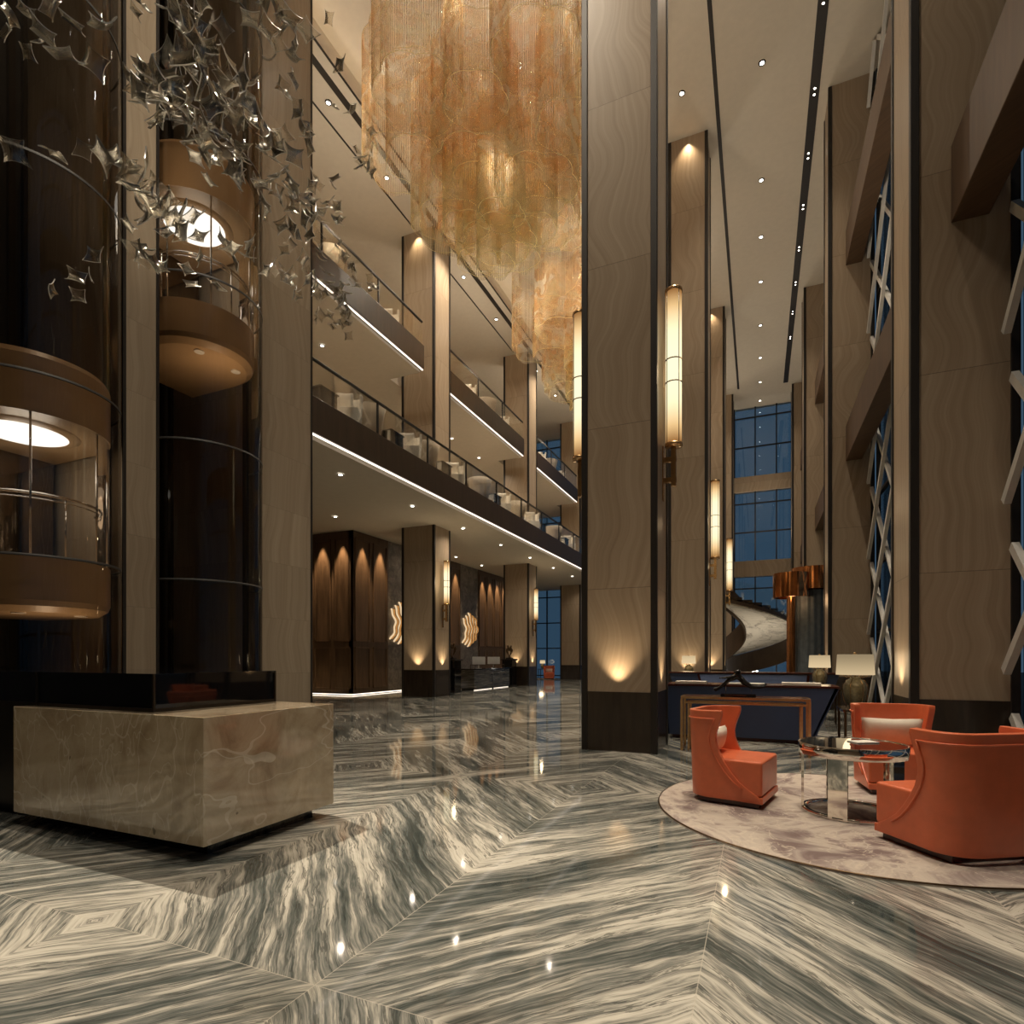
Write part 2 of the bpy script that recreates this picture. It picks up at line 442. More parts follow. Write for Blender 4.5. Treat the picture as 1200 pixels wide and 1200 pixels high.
# ------------------------------------------------------------------ columns
def column(x0, x1, y0, y1, label, base=.86, t=.09, z1=CZ):
    cx, cy = (x0 + x1) / 2, (y0 + y1) / 2
    r = thing('column', label, 'column', (cx, cy, 0))
    a, b = (x1 - x0) / 2, (y1 - y0) / 2
    MB().box(-a + .02, a - .02, -b + .02, b - .02, base, z1).build('stone_shaft', 'stone', r)
    MB().box(-a + .012, a - .012, -b + .012, b - .012, 0, base).build('plinth', 'plinth_wood', r)
    for sx in (-1, 1):
        for sy in (-1, 1):
            px, py = sx * (a - t / 2), sy * (b - t / 2)
            MB().box(px - t / 2, px + t / 2, py - t / 2, py + t / 2, 0, z1 - .01).build('corner_trim', 'black_metal', r, bevel=.008)
    return r
nearfar = ['nearest', 'second', 'third', 'farthest']
for k, y in enumerate(GY):
    column(-2.40, -1.303, y, y + 1.07, ['tall stone column with dark trim in the middle of the picture, nearest to the camera',
        'tall stone column just behind the central one, with a small table lamp at its foot',
        'tall narrow-looking stone column, third in the line behind the central column',
        'stone column beside the far end window, last in the line behind the central column'][k])
for k, y in enumerate(GY):
    column(1.66, 2.70, y, y + 1.1, ['wide stone column on a dark plinth at the right edge behind the orange chairs',
        'stone column on the window side, second from the right edge, behind the large table lamp',
        'stone column on the window side behind the copper drum',
        'farthest stone column on the window side beside the end window'][k])
for k, y in enumerate(GY[1:]):
    column(-11.54, -10.2, y, y + 1.12, ['stone column in front of the wood-panelled wall, left of the reception desk',
        'stone column at the far end of the reception desk',
        'farthest stone column on the balcony side, beside the far left window'][k], base=.93 if k < 2 else .9)
# stone piers that frame the lift shafts
XW = -8.4
def pier(y0, y1, label):
    r = thing('stone_pier', label, 'pier', (-9.59, (y0 + y1) / 2, 0))
    b = (y1 - y0) / 2
    MB().box(-1.19, 1.19, -b, b, 0, CZ - .015).build('stone_cladding', 'lift_stone', r)
    MB().box(1.175, 1.202, -b - .015, -b + .03, 0, CZ - .02).build('edge_trim', 'black_metal', r)
    MB().box(1.175, 1.202, b - .03, b + .015, 0, CZ - .02).build('edge_trim', 'black_metal', r)
pier(7.75, 9.06, 'broad stone pier between the right glass lift shaft and the balconies')
pier(5.30, 5.81, 'narrow stone pier between the two glass lift shafts')
pier(2.4, 3.36, 'stone pier at the left side of the left lift shaft')
struct(MB().box(-10.95, -10.8, -2, 9.06, 0, CZ), 'wall_lift_shaft', 'dark_interior')
mb = MB()
for y in [3.5 + .19 * i for i in range(30)]:
    mb.box(-10.8, -10.72, y, y + .03 + .03 * (int(y * 10) % 3), 0, CZ)
struct(mb, 'trim_lift_shaft_fins', 'dark_bronze')
struct(MB().box(-18, -8.4, -7, 2.38, 0, CZ), 'wall_front_left', 'dark_interior')

def shaft(yc, label):
    r = thing('lift_shaft_enclosure', label, 'lift shaft', (-8.72, yc, 0))
    mb = MB(); mb.lathe([(1, 0), (1, CZ - .02)], (0, 0, 0), 40, -PI / 2, PI / 2, True, sx=.98, sy=.955)
    cg = mb.build('curved_glass', 'lift_glass', r)
    for z in (2.55, 4.72, 7.3, 9.6, 12.0):
        j = MB(); j.lathe([(1.004, 0), (1.004, .03), (.99, .03), (.99, 0), (1.004, 0)], (0, 0, z), 40, -PI / 2, PI / 2, True, sx=.98, sy=.955)
        j.build('glass_joint', 'matte_black', cg)
    for sy in (-1, 1):
        MB().box(-.05, .05, sy * .93 - .025, sy * .93 + .025, 0, CZ - .02).build('edge_post', 'black_metal', r)
shaft(4.33, 'curved glass lift shaft at the left edge holding the lower lift car')
shaft(6.78, 'curved glass lift shaft between the two wider stone piers holding the raised lift car')

def lift_car(yc, z, label):
    r = thing('lift_car', label, 'lift car', (-8.80, yc, z))
    R, Sx, Sy, n = .90, .99, .97, 48
    def outline(k=1.0):
        pts = [(-1.1, -.87 * k)]
        for i in range(n + 1):
            t = -PI / 2 + PI * i / n
            pts.append((math.cos(t) * .92 * k, math.sin(t) * .87 * k))
        pts.append((-1.1, .87 * k)); return pts
    p = outline(); ps = outline(.93)
    def loft(levels, name, mat):
        vs = []; fs = []; m = len(p)
        for k, zz in levels:
            vs += [(a, b, zz) for a, b in outline(k)]
        for i in range(len(levels) - 1):
            for j in range(m): fs.append((i * m + j, i * m + (j + 1) % m, (i + 1) * m + (j + 1) % m, (i + 1) * m + j))
        fs.append(tuple(range(m - 1, -1, -1))); fs.append(tuple((len(levels) - 1) * m + j for j in range(m)))
        return MB().add(vs, fs).build(name, mat, r)
    fk = loft([(.86, -.02), (.97, .05), (1, .12), (1, .64)], 'floor_skirt', 'warm_panel')
    rd = loft([(1, 2.37), (1, 3.05), (.96, 3.12)], 'roof_drum', 'warm_panel')
    g = MB(); m = len(p)
    g.add([(a * .985, b * .985, zz) for zz in (.64, 2.37) for a, b in p[1:-1]], [(j, j + 1, m - 2 + j + 1, m - 2 + j) for j in range(m - 3)], True)
    g.build('glass_wall', 'car_glass', r)
    MB().box(-1.1, -1.05, -.84, .84, .64, 2.37).build('back_panel', 'mirror_panel', r)
    for i in (6, 17, 31, 42):
        a, b = p[1 + i]
        MB().tube([(a * .97, b * .97, .64), (a * .97, b * .97, 2.37)], .014, 6).build('mullion', 'chrome', r)
    hr = MB(); hr.tube([(a * .88, b * .88, 1.42) for a, b in p[3:-3]], .018, 8); hr.tube([(a * .88, b * .88, 1.36) for a, b in p[3:-3]], .008, 6)
    for i in (3, 24, 45): a, b = p[1 + i]; hr.tube([(a * .88, b * .88, .64), (a * .88, b * .88, 1.42)], .012, 6)
    hr.build('handrail', 'chrome', r)
    MB().lathe([(.0001, 2.345), (.47, 2.345), (.47, 2.369)], (0, -.05, 0), 40, sx=1).build('light_panel', 'car_light', rd)
    MB().lathe([(.47, 2.34), (.56, 2.35), (.60, 2.369)], (0, -.05, 0), 40).build('light_surround', 'warm_panel', rd)
    for sx, sy in ((.5, -.35), (.5, .35)):
        MB().disc(.075, (sx, sy, -.035), 20, .016).build('underside_lamp', 'paper', fk)
    light('POINT', (-8.8, yc, z + 2.0), 16, (1, .92, .8), shadow_soft_size=.3)
    light('SPOT', (-8.1, yc, z - .9), 22, (1, .75, .5), to=(-8.4, yc, z), spot_size=2.2, spot_blend=1, shadow_soft_size=.2)  # added spot inside the shaft, brightens the car from below
lift_car(4.33, 1.93, 'lower panoramic lift car with brown bands at the left edge')
lift_car(6.78, 6.33, 'raised panoramic lift car behind the hanging crystal stars')

# ------------------------------------------------------------------ balconies
def rail_glass_set(r, x, y0, y1, zt, n):
    for k in range(n):
        a, b = y0 + (y1 - y0) * k / n + .01, y0 + (y1 - y0) * (k + 1) / n - .01
        MB().box(x - .006, x + .006, a, b, zt, zt + .78).build('glass_panel', 'rail_glass', r)
        if k: MB().box(x - .02, x + .02, a - .03, a + .01, zt, zt + .8).build('post', 'black_metal', r)
    MB().box(x - .03, x + .03, y0, y1, zt + .78, zt + .83).build('handrail', 'black_metal', r, bevel=.01)
def balcony(x, y0, y1, zb, zt, label, back=-14.0):
    r = thing('balcony', label, 'balcony', (x, y0, zb)); L = y1 - y0
    MB().box(-.16, 0, 0, L, .05, zt - zb).build('wood_fascia', 'wood_fascia', r, bevel=.01)
    MB().box(-.085, -.045, 0, L, .02, .049).build('fascia_light', 'strip', r)
    MB().box(-.32, -.17, 0, L, -.03, .1).build('shadow_step', 'ceiling_paint', r)
    rail_glass_set(r, -.08, 0, L, zt - zb, max(2, round(L / 2.2)))
    return r
balcony(-8.4, 9.09, 36.4, 5.95, 6.75, 'long lower balcony with dark wood front, light line and glass railing')
for k, (a, b) in enumerate(((9.07, 16.2), (18.0, 25.0), (26.75, 33.7))):
    balcony(-10.2, a, b, 10.9, 11.73, ['upper balcony section nearest, behind the crystal stars', 'upper balcony section in the middle bay between two columns',
            'upper balcony section farthest away beside the end window'][k])
# floor decks / soffits of both levels
struct(MB().box(-18, -8.72, 9.06, 36.5, 5.93, 6.74), 'ceiling_ground_level', 'ceiling_paint')
mb = MB()
mb.box(-18, -11.56, 9.06, 36.5, 10.88, 11.72)
for a, b in ((9.07, 16.2), (18.0, 25.0), (26.75, 33.7)): mb.box(-11.56, -10.5, a, b, 10.88, 11.72)
struct(mb, 'ceiling_balcony_level', 'ceiling_paint')
struct(MB().box(-14.8, -14.6, 9.06, 36.5, 6.74, CZ), 'wall_balcony', 'stone')
# ------------------------------------------------------------------ panelled walls, ground level left
def panelled(x0, y0, x1, y1, z1, npan, name):
    """wall slab from (x0,y0) to (x1,y1), front face to its right hand side"""
    d = Vector((x1 - x0, y1 - y0, 0)); L = d.length; d.normalize(); nrm = Vector((d.y, -d.x, 0))
    mb = MB()
    def pl(a, b, za, zb, t0, t1):
        q = [Vector((x0, y0, 0)) + d * a + nrm * t0, Vector((x0, y0, 0)) + d * b + nrm * t0, Vector((x0, y0, 0)) + d * b + nrm * t1, Vector((x0, y0, 0)) + d * a + nrm * t1]
        mb.prism([(p.x, p.y) for p in q], za, zb)
    pl(0, L, .09, z1, -.2, 0)
    for k in range(npan):
        a, b = L * k / npan, L * (k + 1) / npan
        for za, zb in ((.22, 1.75), (1.95, z1 - .25)):
            m_ = .09; w_ = .05
            pl(a + m_, b - m_, za, za + w_, 0, .03); pl(a + m_, b - m_, zb - w_, zb, 0, .03)
            pl(a + m_, a + m_ + w_, za, zb, 0, .03); pl(b - m_ - w_, b - m_, za, zb, 0, .03)
    o = struct(mb, name, 'wood_panel')
    for k in range(npan):       # a small lamp above every panel
        p = Vector((x0, y0, 0)) + d * L * (k + .5) / npan + nrm * .22
        light('SPOT', (p.x, p.y, z1 - .03), 800, (1, .72, .42), to=(p.x - nrm.x * .12, p.y - nrm.y * .12, 0), spot_size=.75, spot_blend=.6, shadow_soft_size=.03)
    return o
panelled(-17.9, 16.4, -13.3, 16.4, 5.92, 5, 'wall_panelled_near')
panelled(-13.3, 16.4, -13.3, 18.5, 5.92, 2, 'wall_panelled_corner')
panelled(-13.3, 20.3, -13.3, 24.4, 5.92, 4, 'wall_panelled_middle')
panelled(-13.3, 26.3, -13.3, 30.0, 5.92, 4, 'wall_panelled_far')
struct(MB().box(-13.5, -13.32, 18.5, 20.3, 0.09, 5.92).box(-13.5, -13.32, 24.4, 26.3, .09, 5.92).box(-13.5, -13.3, 30.0, 33, .09, 5.92), 'wall_grey_stone', 'grey_stone')
struct(MB().box(-13.4, -13.31, 16.4, 33, .02, .045).box(-17.9, -13.4, 16.41, 16.46, .02, .045), 'trim_floor_light', 'strip')

# ------------------------------------------------------------------ marble counter and black glass case in front of the lifts
r = thing('marble_counter', 'polished beige marble counter block floating over a dark recessed base, front left', 'counter', (-4.455, 3.255, 0))
MB().box(-1.1, 1.1, -.625, .625, .10, .956).build('marble_block', 'cream_marble', r, bevel=.004)
MB().box(-.95, .98, -.5, .5, 0, .10).build('recessed_base', 'black_gloss', r)
r = thing('black_glass_case', 'low glossy black glass case lying on the marble counter, running off to the left', 'display case', (-5.8, 3.3, .957))
MB().box(-1.8, 1.8, -.56, .56, 0, .025).build('base_frame', 'dark_bronze', r)
MB().box(-1.79, 1.79, -.55, .55, .025, .262).build('case_body', 'black_gloss', r)
MB().box(-1.8, 1.8, -.56, .56, .262, .278).build('lid', 'black_gloss', r)
for sx, sy in ((1, -1), (1, 1), (.2, -1), (-.6, -1)):
    MB().box(sx * 1.8 - .015, sx * 1.8 + .002, sy * .56 - .008, sy * .56 + .008, .0, .278).build('corner_strip', 'dark_bronze', r)
r = thing('black_cabinet', 'black cabinet under the glass case at the left edge beside the marble counter', 'cabinet', (-6.67, 3.3, 0))
MB().box(-.92, .92, -.45, .5, .0, .08).build('base', 'black_metal', r)
MB().box(-.93, .93, -.5, .55, .08, .955).build('body', 'dark_bronze', r)

# ------------------------------------------------------------------ sconces
def sconce(x, y, z0, z1, side, label, R=.115, group=None):
    r = thing('wall_sconce', label, 'wall lamp', (x, y, z0)); L = z1 - z0; off = side * .16
    s = MB(); s.lathe([(R, 0), (R, 1)], (0, 0, 0), 28)
    o = s.build('lamp_shade', 'sconce_shade', r); o.location = (off, 0, .04); o.scale = (1, 1, L - .08)
    MB().lathe([(.0001, 0), (R + .012, 0), (R + .012, .045), (.0001, .045)], (off, 0, 0), 28).build('bottom_cap', 'gold', r)
    MB().lathe([(.0001, 0), (R + .012, 0), (R + .012, .045), (.0001, .045)], (off, 0, L - .045), 28).build('top_cap', 'gold', r)
    for z in (L * .40, L * .545):
        MB().lathe([(R + .001, 0), (R + .010, 0), (R + .010, .014), (R + .001, .014)], (off, 0, z), 28).build('hoop', 'dark_bronze', r)
    for t in (0, PI / 2, PI, 3 * PI / 2):
        t += PI / 4
        MB().tube([(off + (R + .006) * math.cos(t), (R + .006) * math.sin(t), .02), (off + (R + .006) * math.cos(t), (R + .006) * math.sin(t), L - .02)], .006, 6).build('upright', 'dark_bronze', r)
    MB().box(min(0, side * .02), max(0, side * .02), -.045, .045, -.78, .02).build('backplate', 'gold', r)
    for z in (-.22, -.52):
        b = MB(); b.box(min(side * .02, off + side * .04), max(side * .02, off + side * .04), -.03, .03, z, z + .07)
        b.build('bracket_arm', 'gold', r)
    MB().box(off - .035, off + .035, -.035, .035, -.58, .0).build('bracket_stem', 'gold', r)
    return r
COLX = -1.303
labs = ['tall lit cylinder wall lamp on the right side of the central column', 'lit cylinder wall lamp on the column right behind the central one',
        'lit cylinder wall lamp on the third column of the central line', 'small lit wall lamp on the last column of the central line']
for k, y in enumerate(GY[:3]):
    z0, z1 = (4.45, 6.75) if k == 0 else (4.2, 6.45)
    sconce(COLX, y + .5, z0, z1, 1, labs[k])
    light('POINT', (COLX + .42, y + .5, (z0 + z1) / 2), 16, (1, .74, .42), shadow_soft_size=.05)
sconce(-2.40, GY[0] + .5, 4.45, 6.75, -1, 'tall lit cylinder wall lamp half hidden on the left side of the central column')
sconce(-10.2, GY[1] + .56, 3.2, 4.75, 1, 'lit wall lamp on the column left of the reception desk', .1)
sconce(-10.2, GY[2] + .56, 3.2, 4.75, 1, 'lit wall lamp on the column at the far end of the reception desk', .1)
for y in GY[1:3]: light('POINT', (-9.75, y + .56, 4), 14, (1, .74, .42), shadow_soft_size=.05)

# ------------------------------------------------------------------ wood beams + lattice screens at the window side
for k, y in enumerate(GY):
    y0 = y - 7.63
    for z0, z1, nm in ((6.42, 7.32, 'lower'), (11.45, 12.35, 'upper')):
        o = MB().box(2.06, 2.42, y0 - .02, y + .02, z0, z1).build('wood_beam', 'wood_beam', bevel=.01)
        tag(o, '%s brown wood beam along the window side, %s' % (nm, ['at the top right in front of the widest right column', 'between the first and second window-side columns',
            'between the second and third window-side columns', 'between the two farthest window-side columns'][k]), 'beam')
for k, y in enumerate([GY[0] - 8.73] + GY):
    a, b = (y + 1.16, y + 8.67) if k < 4 else (y + 1.16, 36.3)
    r = thing('lattice_screen', ['white diagonal lattice screen beside the camera at the right', 'white diagonal lattice screen over the window between the two nearest right columns',
        'white diagonal lattice screen over the window behind the second right column', 'white diagonal lattice screen over the window behind the third right column', 'short white lattice screen next to the end wall'][k], 'lattice', (2.58, a, 0))
    W = b - a; sets = {1: MB(), -1: MB()}
    step = 1.9; Hh = CZ - .08
    for sg in (1, -1):
        c = -20
        while c < 24:
            # line y = c' + sg * z  clipped to the bay
            y_0 = c + (.75 - a) % step
            z_a, z_b = 0.06, Hh
            if sg == 1: z_a = max(z_a, -y_0); z_b = min(z_b, W - y_0)
            else: z_a = max(z_a, y_0 - W); z_b = min(z_b, y_0)
            if z_b - z_a > .25:
                dx = .035 * sg
                sets[sg].bar((dx, y_0 + sg * z_a, z_a), (dx, y_0 + sg * z_b, z_b), .09, .13, (1, 0, 0)) if False else sets[sg].bar((dx, y_0 + sg * z_a, z_a), (dx, y_0 + sg * z_b, z_b), .10, .07, (1, 0, 0))
            c += step
    sets[1].build('rising_slats', 'lattice_paint', r)
    if sets[-1].v: sets[-1].build('falling_slats', 'lattice_paint', r)

# ------------------------------------------------------------------ downlights
def downlight(label, group, cat='ceiling light'):
    r = thing('downlight', label, cat, (0, 0, -50), 0, group)
    MB().disc(.042, (0, 0, -.012), 20, .012).build('lamp_disc', 'downlight', r)
    MB().lathe([(.042, -.012), (.066, -.014), (.07, 0)], (0, 0, 0), 20).build('trim_ring', 'black_metal', r)
    return r
DL = downlight('small round ceiling downlight in the row down the middle of the high window-side aisle', 'downlights of the high aisle ceiling')
first = True
def place(x, y, z, label=None, group=None, s=1.0):
    global first
    if first: DL.location = (x, y, z); DL.scale = (s, s, s); first = False; return DL
    return dup(DL, (x, y, z), None, label, group, (s, s, s))
AI = [6.9, 9.8, 12.7, 15.5, 19.3, 21.9, 24.5, 27.7, 30.7, 33.4, 35.8]
for y in AI: place(.08, y, CZ, None, None, 1.25)
for y in (15.5, 19.3, 24.2, 28): place(-1.85 if y < 16 else -3.0, y, CZ, 'round downlight in the high ceiling between the atrium and the window-side aisle', 'downlights beside the atrium', 1.2)
for k in range(11):
    y = 8.3 + 2.08 * k + (.2 if k > 3 else 0)
    for e in (-.05, .05):
        place(1.345, y + e * 1.8, CZ - .012, 'tiny lamp in the black ceiling slot of the window-side aisle', 'pairs of lamps in the black ceiling slot', .62)
for y in (12.0, 14.6, 19.6, 22.6, 27.5, 30.5): place(-10.55, y, CZ, 'downlight in the high ceiling above the upper balconies', 'downlights above the upper balconies', 1.3)
for y in (10.5, 13.6, 19.0, 21.6, 24.2, 28.4, 31.2): place(-12.2, y, 10.87, 'downlight under the upper balcony floor', 'downlights under the upper balconies', 1.2)
for y in (11.3, 14.5, 17.7, 20.9, 24.1, 27.3, 30.5, 33.5): place(-9.55, y, 5.92, 'downlight in the soffit edge row under the long lower balcony', 'downlights under the lower balcony, outer row', 1.25)
for y in (12.0, 14.6, 19.9, 22.6, 25.2, 29.0, 31.5): place(-12.55, y, 5.92, 'downlight in the soffit near the panelled wall', 'downlights under the lower balcony, inner row', 1.2)
# ------------------------------------------------------------------ orange armchairs
def build_armchair(shell_mat, label, cat='armchair'):
    r = thing('armchair', label, cat)
    YF = [(.05, .645), (.11, .635), (.16, .55), (.22, .47), (.30, .40), (.38, .345), (.46, .30), (.54, .272), (.60, .265), (.66, .275), (.72, .295), (.78, .315), (.82, .322), (.845, .315)]
    N = 48; prof = []; W0 = .325; rc = .20
    for z, yf in YF:
        f = z / .86; w = W0 + .035 * f ** 1.5; back = -.02 * f
        pts = [(w, yf - .325)]
        k = 12
        pts += [(w, (yf - .325) + ((-.325 + rc) - (yf - .325)) * i / k) for i in range(1, k)]
        for i in range(9):
            t = PI / 2 * i / 8; pts.append((w - rc + rc * math.cos(t), back - .325 + rc - rc * math.sin(t)))
        kk = 6
        for i in range(1, kk): pts.append(((w - rc) * (1 - 2 * i / kk), back - .325))
        for i in range(9):
            t = PI / 2 - PI / 2 * i / 8; pts.append((-(w - rc + rc * math.cos(t)), back - .325 + rc - rc * math.sin(t)))
        for i in range(1, k): pts.append((-w, (-.325 + rc) + ((yf - .325) - (-.325 + rc)) * i / k))
        pts.append((-w, yf - .325)); prof.append((z, pts))
    n = len(prof[0][1]); vs = []; fs = []
    for j, (z, pts) in enumerate(prof):
        for i, (x, y) in enumerate(pts):
            if j == len(prof) - 1: z2 = z + .012 * (abs(y + .325) / .6)
            else: z2 = z
            vs.append((x, y, z2))
    for j in range(len(prof) - 1):
        for i in range(n - 1): fs.append((j * n + i, j * n + i + 1, (j + 1) * n + i + 1, (j + 1) * n + i))
    o = MB().add(vs, fs, True).build('backrest_shell', shell_mat, r)
    q = o.modifiers.new('s', 'SOLIDIFY'); q.thickness = .055; q.offset = -1
    q = o.modifiers.new('b', 'BEVEL'); q.width = .02; q.segments = 4; q.limit_method = 'ANGLE'; q.angle_limit = math.radians(50)
    for sx in (0, 1):          # welt a little inside the free edge, on each side
        ed = []
        for z, pts in prof[2:-1]:
            x, y = pts[0] if sx == 0 else pts[-1]; ed.append((x + (.004 if sx == 0 else -.004), y - .055, z))
        ed = [(a, b, c) for a, b, c in ed if c < .80]
        MB().tube(ed, .007, 8).build('welt', shell_mat, o)
    z, pts = prof[-3]; MB().tube([(a * 1.013, b * 1.013 if b < -.2 else b, .775) for a, b in pts[6:-6]], .007, 8).build('top_welt', shell_mat, o)
    s = MB(); s.prism([(-.305, -.22), (.305, -.22), (.322, .335), (-.322, .335)], .11, .415)
    s.build('seat', shell_mat, r, bevel=.022, segs=4)
    s = MB(); s.prism([(-.22, -.20), (.22, -.20), (.30, .0), (.326, .342), (-.326, .342), (-.30, .0)], .045, .105)
    s.build('base_skirt', shell_mat, r, bevel=.008)
    s = MB(); s.prism([(-.27, -.24), (.27, -.24), (.29, .30), (-.29, .30)], 0, .05)
    s.build('foot_plinth', 'mahogany', r)
    return r
def cushion(w, h, t, mat, label, cat='cushion', group=None):
    nx, ny = 18, 12; vs = []; fs = []
    for sgn in (1, -1):
        for j in range(ny + 1):
            for i in range(nx + 1):
                u, v = 2 * i / nx - 1, 2 * j / ny - 1
                b = max(0, (1 - abs(u) ** 3.2)) ** .5 * max(0, (1 - abs(v) ** 2.6)) ** .5
                pin = 1 - .05 * (1 - abs(v)) * abs(u) ** 4
                vs.append((u * w / 2 * pin, sgn * t / 2 * b, v * h / 2 * (1 - .07 * (1 - abs(u)) * abs(v) ** 4)))
    m = (nx + 1) * (ny + 1)
    for sg in (0, 1):
        for j in range(ny):
            for i in range(nx):
                a = sg * m + j * (nx + 1) + i; fs.append((a, a + 1, a + nx + 2, a + nx + 1))
    o = MB().add(vs, fs, True).build('cushion', mat); tag(o, label, cat, group); return o
def put_cushion(o, chair_loc, rz, lx, ly, lz, tilt=-.22):
    m = Matrix.Translation(chair_loc) @ Matrix.Rotation(rz, 4, 'Z') @ Matrix.Translation((lx, ly, lz)) @ Matrix.Rotation(tilt, 4, 'X')
    o.matrix_world = m
RUGZ = .019
A1 = build_armchair('leather', 'orange leather armchair left of the round table, seen from its side')
def face(dx, dy): return math.atan2(dy, dx) - PI / 2
c1 = (-.23, 5.81, RUGZ); A1.location = c1; A1.rotation_euler = (0, 0, face(.977, -.215))
c2 = (1.27, 6.86, RUGZ); rz2 = face(.12, -1)
A2 = dup(A1, c2, rz2, 'orange leather armchair behind the round table, facing the camera')
c3 = (1.27, 4.87, RUGZ); rz3 = face(-.53, .85)
A3 = dup(A1, c3, rz3, 'orange leather armchair in front at the right, seen from behind', scale=(1.08, 1.0, 1.0))
q = cushion(.50, .24, .13, 'cream_fabric', 'cream lumbar cushion in the orange armchair left of the table'); put_cushion(q, c1, face(.977, -.215), 0, -.155, .545)
q = cushion(.56, .30, .15, 'cream_fabric', 'cream lumbar cushion in the orange armchair behind the table'); put_cushion(q, c2, rz2, 0, -.105, .565)

# rug
o = MB().lathe([(.0001, 0), (1.66, 0), (1.66, .010), (1.645, .016), (.0001, .016)], (0, 0, 0), 96, smooth=False).build('rug', 'rug', None, loc=(.77, 5.72, 0))
tag(o, 'round cream and mauve rug with cloudy pattern under the orange chairs', 'rug')
e = MB(); e.tube([(1.652 * math.cos(2 * PI * i / 96), 1.652 * math.sin(2 * PI * i / 96), .011) for i in range(96)], .008, 6, True); e.build('rug_edge', 'aged_bronze', o)

RUGZ2 = RUGZ
# round table
r = thing('coffee_table', 'round mirror-polished coffee table with slab legs between the orange chairs', 'coffee table', (.74, 5.68, RUGZ + .001), .35)
r.scale = (.86, .86, 1)
MB().lathe([(.0001, .565), (.47, .565), (.47, .590), (.0001, .590)], n=64, smooth=False).build('stone_top', 'black_gloss', r)
MB().lathe([(.47, .50), (.482, .50), (.482, .596), (.47, .596), (.47, .50)], n=72).build('rim', 'chrome', r)
for k in range(5):
    t = 2 * PI * k / 5 + .2
    o = MB().box(-.012, .012, -.085, .085, 0, .52).build('leg', 'chrome', r); o.location = (.44 * math.cos(t), .44 * math.sin(t), 0); o.rotation_euler = (0, 0, t)
MB().lathe([(.40, 0), (.455, 0), (.455, .022), (.40, .022), (.40, 0)], n=64).build('foot_ring', 'chrome', r)
o = MB().box(-.10, .10, -.07, .07, 0, .012).build('magazine', 'paper', None, bevel=.002, loc=(.84, 5.80, .608)); o.rotation_euler = (0, 0, .5)
tag(o, 'small pale magazine lying on the round coffee table', 'magazine')

# ------------------------------------------------------------------ navy desks, console, sculpture, lamps
def navy_desk(x0, x1, y0, y1, z, slant, label, inner=False):
    r = thing('reception_counter', label, 'desk', ((x0 + x1) / 2, (y0 + y1) / 2, 0)); a, b = (x1 - x0) / 2, (y1 - y0) / 2
    MB().prism([(-a + .12, .06), (a - slant - .03, .06), (a - .01, z - .035), (-a, z - .035)], -b, -b + .07, 'y').build('front_panel', 'navy', r)
    for s_ in (-1, 1):
        MB().prism([(s_ * (a - (slant if s_ > 0 else .12) - .05), .06), (s_ * (a - (slant if s_ > 0 else .12)), .06), (s_ * a, z - .035), (s_ * (a - .06), z - .035)], -b, b, 'y').build('side_panel', 'navy', r)
    MB().box(-a + .2, a - slant - .1, -b + .06, b - .1, 0, .07).build('kick_base', 'mahogany', r)
    MB().box(-a - .01, a + .01, -b - .01, b + .01, z - .035, z).build('worktop', 'mahogany', r, bevel=.006)
    return r
navy_desk(-1.55, 1.13, 9.94, 10.75, .912, .34, 'navy blue desk with slanted end and dark red top behind the console table')
r = thing('rear_counter', 'farther blue counter with dark red edges and pale blue front behind the navy desk', 'desk', (-.02, 14.4, 0))
MB().prism([(-1.62, .05), (1.32, .05), (1.62, .985), (-1.95, .985)], -.35, -.30, 'y').build('outer_panel', 'navy', r)
MB().prism([(-1.05, .10), (.95, .10), (1.02, .965), (-1.28, .965)], -.375, -.352, 'y').build('inner_panel', 'blue_panel', r)
for xa, xb in ((-1.28, -1.05), (1.02, .95)):
    MB().bar((xa, -.385, .97), (xb, -.385, .1), .05, .03, (0, 1, 0)).build('edge_strip', 'mahogany', r)
MB().box(-1.97, 1.66, -.40, .4, .985, 1.02).build('worktop', 'mahogany', r, bevel=.006)
MB().box(-1.5, 1.2, -.28, .3, 0, .985).build('body', 'navy', r)
for (x, w, lab) in ((-1.05, .5, 'stack of white paper at the left end of the navy desk'), (.62, .55, 'stack of white paper at the right end of the navy desk'), (-.22, .62, 'white open book in the middle of the navy desk')):
    o = MB().box(-w / 2, w / 2, -.12, .12, 0, .045 if 'stack' in lab else .025).build('paper_stack' if 'stack' in lab else 'open_book', 'paper', None, bevel=.004, loc=(x, 10.12, .913)); tag(o, lab, 'papers' if 'stack' in lab else 'book')

r = thing('console_table', 'narrow gold-framed console table in front of the navy desk', 'console table', (-.2, 8.82, 0))
a, b = .83, .20
def frame_rect(a, b, z, w=.035):
    mb = MB()
    for s_ in (-1, 1): mb.bar((-a, s_ * b, z), (a, s_ * b, z), w, w); mb.bar((s_ * a, -b + w / 2, z), (s_ * a, b - w / 2, z), w, w)
    return mb
frame_rect(a, b, .775).build('top_frame', 'gold', r); frame_rect(a - .05, b - .05, .70, .028).build('lower_frame', 'gold', r)
MB().box(-a + .02, a - .02, -b + .02, b - .02, .772, .79).build('dark_top', 'mahogany', r)
for sx in (-1, 1):
    for sy in (-1, 1):
        MB().box(sx * a - .0175, sx * a + .0175, sy * b - .0175, sy * b + .0175, 0, .757).build('leg', 'gold', r)
        MB().box(sx * (a - .09) - .014, sx * (a - .09) + .014, sy * (b - .05) - .014, sy * (b - .05) + .014, 0, .69).build('leg', 'gold', r)
for sx in (-1, 1): MB().bar((sx * a, -b, .02), (sx * a, b, .02), .03, .03).build('floor_rail', 'gold', r)

